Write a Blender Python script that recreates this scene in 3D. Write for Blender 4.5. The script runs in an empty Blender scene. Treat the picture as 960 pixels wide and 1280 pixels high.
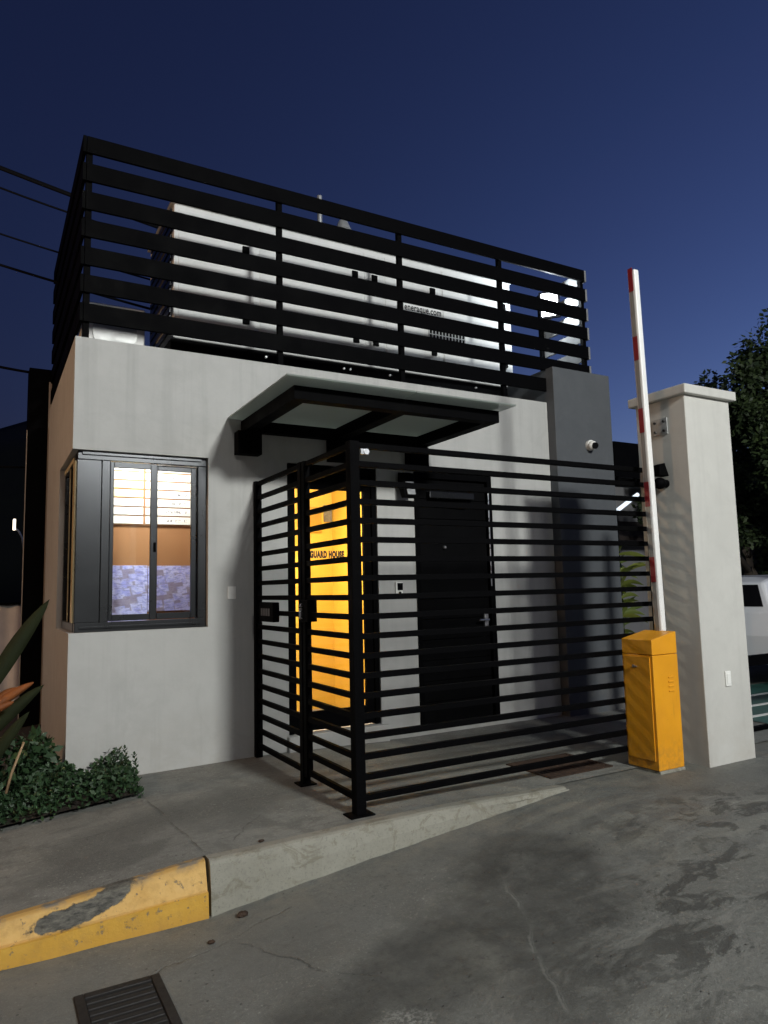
import bpy, bmesh, math, random
from mathutils import Vector, Matrix, Quaternion
random.seed(7)
R = math.radians
scene = bpy.context.scene
C = scene.collection

# ------------------------------------------------------------------ camera
cam_d = bpy.data.cameras.new("camera")
cam = bpy.data.objects.new("camera", cam_d); C.objects.link(cam); scene.camera = cam
yaw, pit, rol = R(29.466), R(6.171), R(-1.37)
fw = Vector((math.sin(yaw)*math.cos(pit), math.cos(yaw)*math.cos(pit), math.sin(pit)))
rt = Vector((math.cos(yaw), -math.sin(yaw), 0)); up = rt.cross(fw)
r2 = rt*math.cos(rol) + up*math.sin(rol); u2 = up*math.cos(rol) - rt*math.sin(rol)
cam.matrix_world = Matrix(((r2.x, u2.x, -fw.x, 0), (r2.y, u2.y, -fw.y, 0), (r2.z, u2.z, -fw.z, 1.45), (0, 0, 0, 1)))
cam_d.sensor_fit = 'VERTICAL'; cam_d.sensor_height = 36.0; cam_d.lens = 884.4/1280*36
cam_d.clip_start = 0.05; cam_d.clip_end = 800

# ------------------------------------------------------------------ dusk sky
SUN_EL, SUN_AZ = R(-4.7), R(90)          # the sun has set, towards the right of the picture
W = bpy.data.worlds.new("World"); scene.world = W; W.use_nodes = True
wn, wl = W.node_tree.nodes, W.node_tree.links; wn.clear()
sky = wn.new("ShaderNodeTexSky"); sky.sky_type = 'NISHITA'; sky.sun_disc = False
sky.sun_elevation = SUN_EL; sky.sun_rotation = SUN_AZ
sky.air_density = 1.0; sky.dust_density = 0.3; sky.ozone_density = 2.4
bg = wn.new("ShaderNodeBackground"); bg.inputs[1].default_value = 0.118
wo = wn.new("ShaderNodeOutputWorld")
wl.new(sky.outputs[0], bg.inputs[0]); wl.new(bg.outputs[0], wo.inputs[0])

# afterglow: a very weak, wide sun from where the sun went down
sd = bpy.data.lights.new("afterglow_sun", 'SUN'); sd.energy = 0.0006; sd.angle = R(20); sd.color = (0.75, 0.82, 1.0)
so = bpy.data.objects.new("afterglow_sun", sd); C.objects.link(so)
so.rotation_euler = Vector((-math.sin(SUN_AZ), -math.cos(SUN_AZ), -0.12)).to_track_quat('-Z', 'Y').to_euler()

vs = scene.view_settings
vs.view_transform = 'Standard'; vs.look = 'None'; vs.exposure = 5.5;        # a long dusk exposure
vs.gamma = 1.0; vs.use_curve_mapping = False
K = 2**-5.5                # lamp strengths below are written for exposure 0
scene.cycles.max_bounces = 8; scene.cycles.transparent_max_bounces = 24
scene.cycles.use_denoising = True
scene.cycles.sample_clamp_indirect = 0.15
scene.cycles.light_sampling_threshold = 0.0
scene.cycles.use_adaptive_sampling = False

KEY_POS, KEY_W = Vector((3.5, -6.5, 6.85)), 5350*K        # street lamp behind the photographer
WARM_POS, WARM_W = Vector((-4.4, 5.9, 4.2)), 330*K      # warm street lamp off to the left
FILL_POS, FILL_W = Vector((0.4, -7.8, 7.2)), 800*K       # added fill lamp, unseen, lightens the key lamp's shadows
FLOOD_W, DOOR_W, ROOM_W = 52*K, 88*K, 46*K

# ------------------------------------------------------------------ material helpers
class NT:
    def __init__(s, name):
        s.m = bpy.data.materials.new(name); s.m.use_nodes = True
        s.n = s.m.node_tree.nodes; s.l = s.m.node_tree.links
        s.b = s.n["Principled BSDF"]; s.out = s.n["Material Output"]
        s.tc = None
    def coord(s, obj=True):
        if not s.tc: s.tc = s.n.new("ShaderNodeTexCoord")
        return s.tc.outputs['Object']
    def pos(s):
        g = s.n.new("ShaderNodeNewGeometry"); return g.outputs['Position']
    def put(s, sock, v):
        if hasattr(v, 'links') or isinstance(v, bpy.types.NodeSocket): s.l.new(v, sock)
        else: sock.default_value = v
    def noise(s, vec, scale, detail=4, rough=0.55, dist=0.0):
        n = s.n.new("ShaderNodeTexNoise"); s.l.new(vec, n.inputs['Vector'])
        n.inputs['Scale'].default_value = scale; n.inputs['Detail'].default_value = detail
        n.inputs['Roughness'].default_value = rough; n.inputs['Distortion'].default_value = dist
        return n.outputs['Fac']
    def ramp(s, f, a, b, lo=0.0, hi=1.0):
        n = s.n.new("ShaderNodeMapRange"); s.l.new(f, n.inputs[0])
        n.inputs[1].default_value = a; n.inputs[2].default_value = b
        n.inputs[3].default_value = lo; n.inputs[4].default_value = hi
        return n.outputs[0]
    def math(s, op, a, b=0.0, c=None):
        n = s.n.new("ShaderNodeMath"); n.operation = op
        s.put(n.inputs[0], a); s.put(n.inputs[1], b)
        if c is not None: s.put(n.inputs[2], c)
        return n.outputs[0]
    def mix(s, f, a, b, mode='MIX'):
        n = s.n.new("ShaderNodeMix"); n.data_type = 'RGBA'; n.blend_type = mode
        s.put(n.inputs[0], f)
        for i, v in ((6, a), (7, b)):
            if isinstance(v, tuple): v = (v[0], v[1], v[2], 1)
            s.put(n.inputs[i], v)
        return n.outputs[2]
    def mapping(s, vec, scale=(1, 1, 1), rot=(0, 0, 0), loc=(0, 0, 0)):
        n = s.n.new("ShaderNodeMapping"); s.l.new(vec, n.inputs[0])
        n.inputs['Scale'].default_value = scale; n.inputs['Rotation'].default_value = rot; n.inputs['Location'].default_value = loc
        return n.outputs[0]
    def sep(s, vec):
        n = s.n.new("ShaderNodeSeparateXYZ"); s.l.new(vec, n.inputs[0]); return n.outputs
    def color(s, v):
        if isinstance(v, tuple): s.b.inputs['Base Color'].default_value = (v[0], v[1], v[2], 1)
        else: s.l.new(v, s.b.inputs['Base Color'])
    def rough(s, v): s.put(s.b.inputs['Roughness'], v)
    def bump(s, h, strength=0.3, dist=0.01):
        n = s.n.new("ShaderNodeBump"); s.l.new(h, n.inputs['Height'])
        n.inputs['Strength'].default_value = strength; n.inputs['Distance'].default_value = dist
        s.l.new(n.outputs[0], s.b.inputs['Normal'])

def simple(name, col, rough=0.5, metal=0.0, var=0.12, scale=6.0, bump=0.0, rvar=0.1, bscale=120):
    t = NT(name); v = t.pos()
    f = t.noise(v, scale, 5, 0.6)
    lo = tuple(c*(1-var) for c in col); hi = tuple(min(1, c*(1+var)) for c in col)
    t.color(t.mix(t.ramp(f, 0.3, 0.7), lo, hi))
    t.rough(t.ramp(f, 0.3, 0.7, rough-rvar, rough+rvar))
    t.b.inputs['Metallic'].default_value = metal
    if bump: t.bump(t.noise(v, bscale, 3), bump, 0.004)
    return t.m

def emit(name, col, strength):
    t = NT(name); t.color((0.8, 0.8, 0.8))
    t.b.inputs['Emission Color'].default_value = (*col, 1); t.b.inputs['Emission Strength'].default_value = strength*K
    return t.m

def glass(name, tint=(0.95, 0.97, 0.96), refl=1.0):
    t = NT(name); t.n.remove(t.b)
    tr = t.n.new("ShaderNodeBsdfTransparent"); tr.inputs[0].default_value = (*tint, 1)
    gl = t.n.new("ShaderNodeBsdfGlossy"); gl.inputs['Roughness'].default_value = 0.02
    fr = t.n.new("ShaderNodeFresnel"); fr.inputs[0].default_value = 1.5
    mx = t.n.new("ShaderNodeMixShader")
    t.l.new(t.math('MULTIPLY', fr.outputs[0], refl), mx.inputs[0])
    t.l.new(tr.outputs[0], mx.inputs[1]); t.l.new(gl.outputs[0], mx.inputs[2]); t.l.new(mx.outputs[0], t.out.inputs[0])
    return t.m

def plaster(name, base, streak=0.10):
    t = NT(name); v = t.pos()
    big = t.noise(v, 0.9, 5, 0.6); mid = t.noise(v, 5, 6, 0.65); fine = t.noise(v, 60, 3)
    st = t.noise(t.mapping(v, (7, 7, 0.35)), 1.0, 4, 0.6)          # rain streaks run down
    z = t.sep(v)[2]
    drip = t.math('MULTIPLY', t.ramp(z, 2.75, 3.55), t.ramp(t.noise(t.mapping(v, (11, 11, 0.5)), 1.0, 4, 0.65), 0.50, 0.68))
    dirt = t.math('MULTIPLY', t.ramp(z, 0.0, 0.55, 1, 0), t.ramp(t.noise(v, 3.2, 5, 0.7), 0.38, 0.7))
    c = t.mix(t.ramp(big, 0.3, 0.7), tuple(x*0.90 for x in base), base)
    c = t.mix(t.ramp(mid, 0.40, 0.72, 0, 0.6), c, tuple(x*0.84 for x in base))
    c = t.mix(t.ramp(t.noise(v, 2.2, 6, 0.7, 0.8), 0.54, 0.64, 0, 0.35), c, tuple(x*0.80 for x in base))
    c = t.mix(t.ramp(st, 0.52, 0.75, 0, streak*3), c, tuple(x*0.72 for x in base))
    c = t.mix(t.math('MULTIPLY', dirt, 0.35), c, (0.30, 0.25, 0.19))
    c = t.mix(t.math('MULTIPLY', drip, streak*1.6), c, tuple(x*0.55 for x in base))
    t.color(c); t.rough(t.ramp(mid, 0.3, 0.7, 0.75, 0.92))
    t.bump(t.math('ADD', t.math('MULTIPLY', fine, 0.5), mid), 0.16, 0.006)
    return t.m

def line_mask(t, v, p0, ang, half, length, wob=0.10, wscale=2.0):
    """soft-edged crack: a wandering line through p0 at angle ang"""
    n1 = t.math('SUBTRACT', t.noise(v, wscale, 5, 0.6), 0.5)
    xyz = t.sep(v)
    dx = t.math('SUBTRACT', xyz[0], p0[0]); dy = t.math('SUBTRACT', xyz[1], p0[1])
    ca, sa = math.cos(ang), math.sin(ang)
    along = t.math('ADD', t.math('MULTIPLY', dx, ca), t.math('MULTIPLY', dy, sa))
    perp = t.math('SUBTRACT', t.math('MULTIPLY', dy, ca), t.math('MULTIPLY', dx, sa))
    d = t.math('ABSOLUTE', t.math('ADD', perp, t.math('MULTIPLY', n1, wob*4)))
    m = t.ramp(d, half*0.5, half, 1, 0)
    m = t.math('MULTIPLY', m, t.ramp(t.noise(v, 7, 3, 0.6), 0.42, 0.60, 0.12, 1))
    return t.math('MULTIPLY', m, t.ramp(t.math('ABSOLUTE', along), length*0.42, length*0.5, 1, 0))

def blob_mask(t, v, c, rx, ry, ang=0.0, edge=0.35, wob=0.9, wscale=3.0):
    xyz = t.sep(v)
    dx = t.math('SUBTRACT', xyz[0], c[0]); dy = t.math('SUBTRACT', xyz[1], c[1])
    ca, sa = math.cos(ang), math.sin(ang)
    a = t.math('DIVIDE', t.math('ADD', t.math('MULTIPLY', dx, ca), t.math('MULTIPLY', dy, sa)), rx)
    b = t.math('DIVIDE', t.math('SUBTRACT', t.math('MULTIPLY', dy, ca), t.math('MULTIPLY', dx, sa)), ry)
    d = t.math('SQRT', t.math('ADD', t.math('MULTIPLY', a, a), t.math('MULTIPLY', b, b)))
    d = t.math('ADD', d, t.math('MULTIPLY', t.math('SUBTRACT', t.noise(v, wscale, 6, 0.65), 0.5), wob*2))
    return t.ramp(d, 1-edge, 1+edge, 1, 0)

def concrete(name, base, stains=(), cracks=(), dark=0.5, pale=1.35, rough0=0.72, patch=1.0, layers=None):
    t = NT(name); v = t.pos()
    big = t.noise(v, 0.8, 6, 0.62, 0.4); mid = t.noise(v, 3.3, 8, 0.7, 0.8); fine = t.noise(v, 38, 5, 0.7); grit = t.noise(v, 190, 2)
    c = t.mix(t.ramp(big, 0.32, 0.68), tuple(x*0.78 for x in base), tuple(x*1.12 for x in base))
    m1 = t.ramp(mid, 0.50, 0.58, 0, 0.62*patch)
    c = t.mix(m1, c, tuple(x*dark for x in base))
    warm = t.ramp(t.noise(v, 1.7, 4, 0.6, 0.2), 0.55, 0.75, 0, 0.5)
    c = t.mix(warm, c, (base[0]*pale, base[1]*pale*0.97, base[2]*pale*0.87))
    sm = None
    for s in stains:
        m = blob_mask(t, v, *s[:4], **(s[4] if len(s) > 4 else {}))
        c = t.mix(t.math('MULTIPLY', m, 0.72), c, tuple(x*dark*0.72 for x in base))
        sm = m if sm is None else t.math('MAXIMUM', sm, m)
    c = t.mix(t.ramp(fine, 0.35, 0.75, 0, 0.55), c, tuple(x*0.62 for x in base))
    c = t.mix(t.ramp(grit, 0.58, 0.72, 0, 0.6), c, tuple(min(1, x*1.8) for x in base))
    c = t.mix(t.ramp(t.noise(v, 95, 3, 0.7), 0.60, 0.70, 0, 0.6), c, tuple(x*0.45 for x in base))
    scuff = t.noise(t.mapping(v, (2.2, 6.5, 1), (0, 0, R(24))), 1.6, 7, 0.72, 1.2)
    c = t.mix(t.ramp(scuff, 0.53, 0.57, 0, 0.42*patch), c, tuple(x*dark*1.1 for x in base))
    c = t.mix(t.ramp(scuff, 0.36, 0.30, 0, 0.35*patch), c, tuple(x*1.45 for x in base))
    c = t.mix(t.math('MULTIPLY', t.ramp(t.noise(v, 24, 4, 0.75), 0.56, 0.64), t.ramp(t.noise(v, 2.1, 3), 0.42, 0.6, 0.1, 0.75)), c, tuple(x*0.50 for x in base))
    c = t.mix(t.math('MULTIPLY', t.ramp(t.noise(v, 55, 4, 0.75, 0.6), 0.57, 0.66), t.ramp(t.noise(v, 1.4, 3), 0.45, 0.6, 0.1, 0.8)), c, tuple(min(1, x*1.75) for x in base))
    vo = t.n.new("ShaderNodeTexVoronoi"); t.l.new(v, vo.inputs['Vector']); vo.inputs['Scale'].default_value = 17
    pit_ = t.math('MULTIPLY', t.ramp(vo.outputs['Distance'], 0.05, 0.11, 1, 0), t.ramp(t.noise(v, 5, 2), 0.5, 0.56))
    c = t.mix(t.math('MULTIPLY', pit_, 0.8), c, tuple(x*0.25 for x in base))
    if layers: c = layers(t, v, c, base)
    cr = None
    for k in cracks:
        m = line_mask(t, v, *k); cr = m if cr is None else t.math('MAXIMUM', cr, m)
    h = t.math('ADD', t.math('MULTIPLY', fine, 0.6), t.math('MULTIPLY', grit, 0.35))
    h = t.math('ADD', h, t.math('MULTIPLY', mid, 0.6))
    if cr is not None:
        c = t.mix(t.math('MULTIPLY', cr, 0.5), c, tuple(x*0.38 for x in base))
        h = t.math('SUBTRACT', h, cr)
    t.color(c)
    rg = t.ramp(mid, 0.45, 0.62, rough0+0.12, rough0-0.1)
    h = t.math('SUBTRACT', h, t.math('MULTIPLY', pit_, 0.8))
    t.rough(rg); t.bump(h, 0.8, 0.012)
    return t.m

M = {}
M['wall'] = plaster('grey_plaster', (0.50, 0.50, 0.487), 0.17)
M['pillar'] = plaster('pale_plaster', (0.57, 0.565, 0.535), 0.16)
M['column'] = plaster('dark_grey_plaster', (0.088, 0.095, 0.105), 0.03)
M['black'] = simple('black_powder_coat', (0.0014, 0.0014, 0.0018), 0.68, 0.0, 0.25, 5)
M['black_matt'] = simple('black_matt_paint', (0.0026, 0.0026, 0.003), 0.6, 0.0, 0.25, 4)
for k in ('black', 'black_matt'): M[k].node_tree.nodes['Principled BSDF'].inputs['Specular IOR Level'].default_value = 0.04
M['frame'] = simple('dark_aluminium', (0.045, 0.047, 0.051), 0.28, 0.8, 0.06, 2, 0.0, 0.015)
M['sash'] = simple('window_sash_aluminium', (0.040, 0.042, 0.046), 0.28, 0.8, 0.06, 2, 0.0, 0.015)
M['interior_yellow'] = simple('yellow_interior_paint', (0.76, 0.45, 0.05), 0.6, 0, 0.05, 2)
M['interior_orange'] = simple('ochre_interior_paint', (0.33, 0.155, 0.06), 0.7, 0, 0.06, 2)
M['interior_white'] = simple('white_interior_paint', (0.72, 0.71, 0.68), 0.7, 0, 0.04, 3)
M['floor_tile'] = simple('interior_floor', (0.22, 0.20, 0.18), 0.4, 0, 0.1, 3)
M['glass'] = glass('clear_glass', (0.93, 0.95, 0.94), 0.8)
def milky(name):
    t = NT(name); t.n.remove(t.b)
    tr = t.n.new("ShaderNodeBsdfTransparent"); tr.inputs[0].default_value = (0.80, 0.86, 0.82, 1)
    df = t.n.new("ShaderNodeBsdfDiffuse"); df.inputs[0].default_value = (0.62, 0.68, 0.63, 1)
    tl = t.n.new("ShaderNodeBsdfTranslucent"); tl.inputs[0].default_value = (0.80, 0.86, 0.80, 1)
    gl = t.n.new("ShaderNodeBsdfGlossy"); gl.inputs['Roughness'].default_value = 0.03
    a = t.n.new("ShaderNodeMixShader"); a.inputs[0].default_value = 0.70; t.l.new(df.outputs[0], a.inputs[1]); t.l.new(tl.outputs[0], a.inputs[2])
    b = t.n.new("ShaderNodeMixShader"); b.inputs[0].default_value = 0.78; t.l.new(tr.outputs[0], b.inputs[1]); t.l.new(a.outputs[0], b.inputs[2])
    fr = t.n.new("ShaderNodeFresnel"); fr.inputs[0].default_value = 1.5
    c = t.n.new("ShaderNodeMixShader"); t.l.new(fr.outputs[0], c.inputs[0]); t.l.new(b.outputs[0], c.inputs[1]); t.l.new(gl.outputs[0], c.inputs[2])
    t.l.new(c.outputs[0], t.out.inputs[0]); return t.m
M['glass_canopy'] = milky('milky_greenish_glass')
M['white_plastic'] = simple('white_plastic', (0.82, 0.82, 0.79), 0.4, 0, 0.05, 10)
M['grey_metal'] = simple('galvanised_metal', (0.42, 0.43, 0.43), 0.45, 0.6, 0.12, 14)
M['galv'] = simple('unpainted_slat_metal', (0.22, 0.22, 0.22), 0.5, 0.1, 0.15, 8)
M['steel'] = simple('brushed_steel', (0.55, 0.56, 0.58), 0.3, 0.9, 0.1, 14)
t = NT('yellow_orange_coat'); v = t.pos()
c = t.mix(t.ramp(t.noise(v, 3, 4), 0.3, 0.7), (0.70, 0.295, 0.010), (0.80, 0.35, 0.012))
z = t.sep(v)[2]
c = t.mix(t.math('MULTIPLY', t.ramp(z, 0.02, 0.30, 1, 0), t.ramp(t.noise(v, 16, 6, 0.7), 0.42, 0.66, 0, 0.55)), c, (0.20, 0.12, 0.05))
c = t.mix(t.ramp(t.noise(t.mapping(v, (30, 30, 3)), 1, 5, 0.7), 0.60, 0.72, 0, 0.30), c, (0.36, 0.17, 0.02))
c = t.mix(t.ramp(t.noise(v, 60, 3, 0.7), 0.70, 0.74, 0, 0.7), c, (0.16, 0.11, 0.07))
t.color(c); t.rough(t.ramp(t.noise(v, 9, 4), 0.3, 0.7, 0.36, 0.55)); t.bump(t.noise(v, 90, 3), 0.05, 0.003)
M['yellow'] = t.m
M['white_paint'] = simple('white_paint', (0.80, 0.80, 0.79), 0.35, 0, 0.04, 4)
M['red'] = simple('red_reflective', (0.26, 0.010, 0.018), 0.45, 0, 0.06, 8)
M['container'] = plaster('white_sheet_metal', (0.72, 0.73, 0.73), 0.05)
M['text'] = simple('dark_lettering', (0.004, 0.004, 0.005), 0.6, 0, 0.05)
M['rust'] = simple('rusty_iron', (0.040, 0.022, 0.013), 0.75, 0.2, 0.5, 22, 0.3)
M['iron'] = simple('dark_cast_iron', (0.008, 0.007, 0.007), 0.6, 0.1, 0.4, 30, 0.3)
M['pit'] = simple('drain_pit', (0.006, 0.006, 0.006), 0.9, 0, 0.2)
M['soil'] = simple('dark_soil', (0.028, 0.020, 0.014), 0.9, 0, 0.4, 18, 0.6)
M['bark'] = simple('bark', (0.07, 0.055, 0.042), 0.85, 0, 0.35, 12, 0.5)
M['cable'] = simple('cable_sheath', (0.003, 0.003, 0.004), 0.8); M['cable'].node_tree.nodes['Principled BSDF'].inputs['Specular IOR Level'].default_value = 0.1
M['rubber'] = simple('tyre_rubber', (0.014, 0.014, 0.014), 0.8)
M['carpaint'] = simple('white_car_paint', (0.72, 0.74, 0.78), 0.22, 0.0, 0.02, 2)
M['carglass'] = simple('dark_car_glass', (0.006, 0.006, 0.007), 0.12, 0.0, 0.1); M['carglass'].node_tree.nodes['Principled BSDF'].inputs['Specular IOR Level'].default_value = 0.15
M['teal'] = simple('green_ground_paint', (0.03, 0.10, 0.085), 0.45, 0, 0.35, 4)
M['hill'] = simple('dark_hillside', (0.010, 0.013, 0.009), 0.95, 0, 0.4, 0.6)
M['corrugated'] = simple('corrugated_sheet', (0.72, 0.69, 0.66), 0.5, 0.0, 0.15, 3)
M['house'] = plaster('neighbour_plaster', (0.33, 0.33, 0.35), 0.08)
M['rooftile'] = simple('roof_tiles', (0.035, 0.026, 0.024), 0.8, 0, 0.3, 8)
M['roofing'] = simple('roof_membrane', (0.16, 0.16, 0.16), 0.8, 0, 0.2, 3)
M['paper'] = simple('white_card', (0.80, 0.79, 0.74), 0.7, 0, 0.04, 6)
M['paper_yellow'] = simple('cream_card', (0.80, 0.66, 0.36), 0.7, 0, 0.04, 6)
t = NT('grey_ink'); v = t.pos()
t.color(t.mix(t.math('MULTIPLY', t.ramp(t.noise(t.mapping(v, (70, 1, 30)), 1, 3), 0.46, 0.54), t.ramp(t.noise(t.mapping(v, (18, 1, 0)), 1, 1), 0.40, 0.46)), (0.80, 0.79, 0.74), (0.2, 0.2, 0.22))); t.rough(0.7)
M['ink'] = t.m
M['lamp_white'] = emit('lit_lamp_white', (0.93, 0.97, 1.0), 30)
M['lamp_warm'] = emit('lit_lamp_warm', (1.0, 0.72, 0.42), 14)
M['tube'] = emit('lit_tube', (0.72, 0.85, 1.0), 1.1)
M['indicator'] = emit('indicator_light', (0.8, 0.9, 1.0), 1.2)

def leaf_mat(name, a, b, rough=0.45):
    t = NT(name)
    g = t.n.new("ShaderNodeNewGeometry")
    f = t.noise(g.outputs['Position'], 2.3, 3)
    c = t.mix(g.outputs['Random Per Island'], a, b)
    t.color(t.mix(t.ramp(f, 0.35, 0.65, 0, 0.5), c, tuple(x*0.55 for x in a)))
    t.rough(rough)
    return t.m
M['leaf_tree'] = leaf_mat('tree_leaves', (0.018, 0.034, 0.013), (0.060, 0.092, 0.028), 0.6)
M['leaf_hedge'] = leaf_mat('hedge_leaves', (0.014, 0.040, 0.014), (0.035, 0.080, 0.026), 0.6)
M['leaf_palm'] = leaf_mat('garden_leaves', (0.06, 0.10, 0.02), (0.20, 0.22, 0.04))
M['leaf_big'] = simple('broad_leaf', (0.016, 0.020, 0.008), 0.8, 0, 0.25, 9)
M['leaf_big'].node_tree.nodes['Principled BSDF'].inputs['Specular IOR Level'].default_value = 0.15
M['flower'] = simple('orange_flower', (0.21, 0.060, 0.010), 0.75, 0, 0.3, 12)
M['stalk'] = simple('dry_stalk', (0.30, 0.20, 0.11), 0.7, 0, 0.2, 20)

# ------------------------------------------------------------------ mesh helpers
class MB:
    def __init__(s): s.bm = bmesh.new()
    def box(s, a, b, bev=0.0):
        x0, y0, z0 = (min(a[i], b[i]) for i in range(3)); x1, y1, z1 = (max(a[i], b[i]) for i in range(3))
        t = bmesh.new(); bmesh.ops.create_cube(t, size=1)
        for v in t.verts:
            v.co = Vector(((x0+x1)/2+v.co.x*(x1-x0), (y0+y1)/2+v.co.y*(y1-y0), (z0+z1)/2+v.co.z*(z1-z0)))
        if bev: bmesh.ops.bevel(t, geom=list(t.edges), offset=min(bev, 0.45*min(x1-x0, y1-y0, z1-z0)), segments=2, affect='EDGES', profile=0.5)
        s.merge(t); return s
    def merge(s, t, mat=None):
        if mat is not None: bmesh.ops.transform(t, matrix=mat, verts=t.verts)
        me = bpy.data.meshes.new("tmp"); t.to_mesh(me); t.free(); s.bm.from_mesh(me); bpy.data.meshes.remove(me)
    def cyl(s, a, b, r, seg=16, r2=None):
        a, b = Vector(a), Vector(b); d = b-a
        t = bmesh.new(); bmesh.ops.create_cone(t, cap_ends=True, segments=seg, radius1=r, radius2=r if r2 is None else r2, depth=d.length)
        s.merge(t, Matrix.Translation((a+b)/2) @ d.to_track_quat('Z', 'Y').to_matrix().to_4x4()); return s
    def tube(s, pts, r, seg=8):
        pts = [Vector(p) for p in pts]; rings = []
        rad = r if isinstance(r, (list, tuple)) else [r]*len(pts)
        for i, p in enumerate(pts):
            d = (pts[min(i+1, len(pts)-1)]-pts[max(i-1, 0)]).normalized()
            q = d.to_track_quat('Z', 'Y')
            rings.append([s.bm.verts.new(p + q @ Vector((math.cos(2*math.pi*k/seg)*rad[i], math.sin(2*math.pi*k/seg)*rad[i], 0))) for k in range(seg)])
        for a, b in zip(rings, rings[1:]):
            for k in range(seg): s.bm.faces.new((a[k], a[(k+1) % seg], b[(k+1) % seg], b[k]))
        s.bm.faces.new(rings[0][::-1]); s.bm.faces.new(rings[-1]); return s
    def sphere(s, c, r, sc=(1, 1, 1), seg=20):
        t = bmesh.new(); bmesh.ops.create_uvsphere(t, u_segments=seg, v_segments=seg//2, radius=r)
        s.merge(t, Matrix.Translation(c) @ Matrix.Diagonal((*sc, 1))); return s
    def prism(s, poly, axis, a, b):
        """poly: 2-D outline in the two other axes (x,y,z order), extruded from a to b along axis"""
        def P(p, w):
            q = list(p); q.insert('xyz'.index(axis), w); return Vector(q)
        A = [s.bm.verts.new(P(p, a)) for p in poly]; B = [s.bm.verts.new(P(p, b)) for p in poly]
        n = len(poly)
        s.bm.faces.new(A[::-1]); s.bm.faces.new(B)
        for k in range(n): s.bm.faces.new((A[k], A[(k+1) % n], B[(k+1) % n], B[k]))
        return s
    def quad(s, pts):
        s.bm.faces.new([s.bm.verts.new(p) for p in pts]); return s
    def build(s, name, mat, parent=None, smooth=False, bevel=0.0):
        bmesh.ops.recalc_face_normals(s.bm, faces=s.bm.faces)
        if bevel:
            ed = [e for e in s.bm.edges if len(e.link_faces) == 2 and e.calc_face_angle(0) > 0.6]
            bmesh.ops.bevel(s.bm, geom=ed, offset=bevel, segments=2, affect='EDGES', profile=0.5)
        me = bpy.data.meshes.new(name); s.bm.to_mesh(me); s.bm.free()
        if smooth: me.polygons.foreach_set('use_smooth', [True]*len(me.polygons))
        me.materials.append(mat)
        o = bpy.data.objects.new(name, me); C.objects.link(o)
        if parent: attach(o, parent)
        return o
def attach(o, parent):
    o.parent = parent
    M0 = Matrix.Identity(4); p = parent
    while p: M0 = p_local(p) @ M0; p = p.parent
    # meshes are written in world coordinates: shift the data into the parent's frame
    inv = M0.inverted()
    if o.type == 'MESH': o.data.transform(inv)
    else: o.matrix_basis = inv @ o.matrix_basis
def p_local(p): return Matrix.LocRotScale(p.location, p.rotation_euler, p.scale)
def tag(o, label, cat, group=None, kind=None):
    o['label'] = label; o['category'] = cat
    if group: o['group'] = group
    if kind: o['kind'] = kind
    return o
def thing(name, label, cat, loc=(0, 0, 0), group=None):
    o = bpy.data.objects.new(name, None); C.objects.link(o); o.location = loc; o.empty_display_size = 0.1
    return tag(o, label, cat, group)
def struct(o): o['kind'] = 'structure'; return o
def box(name, a, b, mat, parent=None, bev=0.004): return MB().box(a, b, bev).build(name, mat, parent)
def copy_thing(o, dx):
    c = o.copy(); C.objects.link(c); c.location = o.location + Vector(dx)
    for ch in list(o.children):
        k = ch.copy(); C.objects.link(k); k.parent = c
        for g in list(ch.children):
            q = g.copy(); C.objects.link(q); q.parent = k
    return c
def text(name, body, size, loc, mat, parent, rx=90, sx=1.0, bold=0.0):
    cu = bpy.data.curves.new(name, 'FONT'); cu.body = body; cu.size = size; cu.extrude = 0.0008; cu.offset = bold; cu.space_character = 1.0 + bold*25
    o = bpy.data.objects.new(name, cu); C.objects.link(o)
    cu.materials.append(mat)
    o.location = loc; o.rotation_euler = (R(rx), 0, 0); o.scale = (sx, 1, 1)
    bpy.context.view_layer.update()
    dg = bpy.context.evaluated_depsgraph_get()
    me = bpy.data.meshes.new_from_object(o.evaluated_get(dg)); me.transform(Matrix.LocRotScale(o.location, o.rotation_euler, o.scale))
    bpy.data.objects.remove(o)
    m = bpy.data.objects.new(name, me); C.objects.link(m)
    if not me.materials: me.materials.append(mat)
    attach(m, parent); return m
def light(name, kind, loc, watts, col, parent=None, **kw):
    d = bpy.data.lights.new(name, kind); d.energy = watts; d.color = col
    for k, v in kw.items(): setattr(d, k, v)
    o = bpy.data.objects.new(name, d); C.objects.link(o); o.location = loc
    if parent: attach(o, parent)
    return o

# ------------------------------------------------------------------ ground
def sm(a, b, x):
    t = max(0, min(1, (x-a)/(b-a))); return t*t*(3-2*t)
def road_z(x, y=0):
    return -0.25 + 0.25*max(0, min(1, (x-1.1)/2.55))**0.9
def walk_z(x):
    if x < 1.1: return max(-0.30, 0.022 - 0.088*(1.1-x))
    return 0.022 + 0.014*sm(1.1, 2.3, x) - 0.026*sm(2.6, 3.7, x)
def sheet(name, xs, ys, zf, mat):
    m = MB(); g = [[m.bm.verts.new((x, y, zf(x, y))) for y in ys] for x in xs]
    for i in range(len(xs)-1):
        for j in range(len(ys)-1): m.bm.faces.new((g[i][j], g[i+1][j], g[i+1][j+1], g[i][j+1]))
    return struct(m.build(name, mat, smooth=True))
def rng(a, b, n): return [a+(b-a)*i/n for i in range(n+1)]

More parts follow.
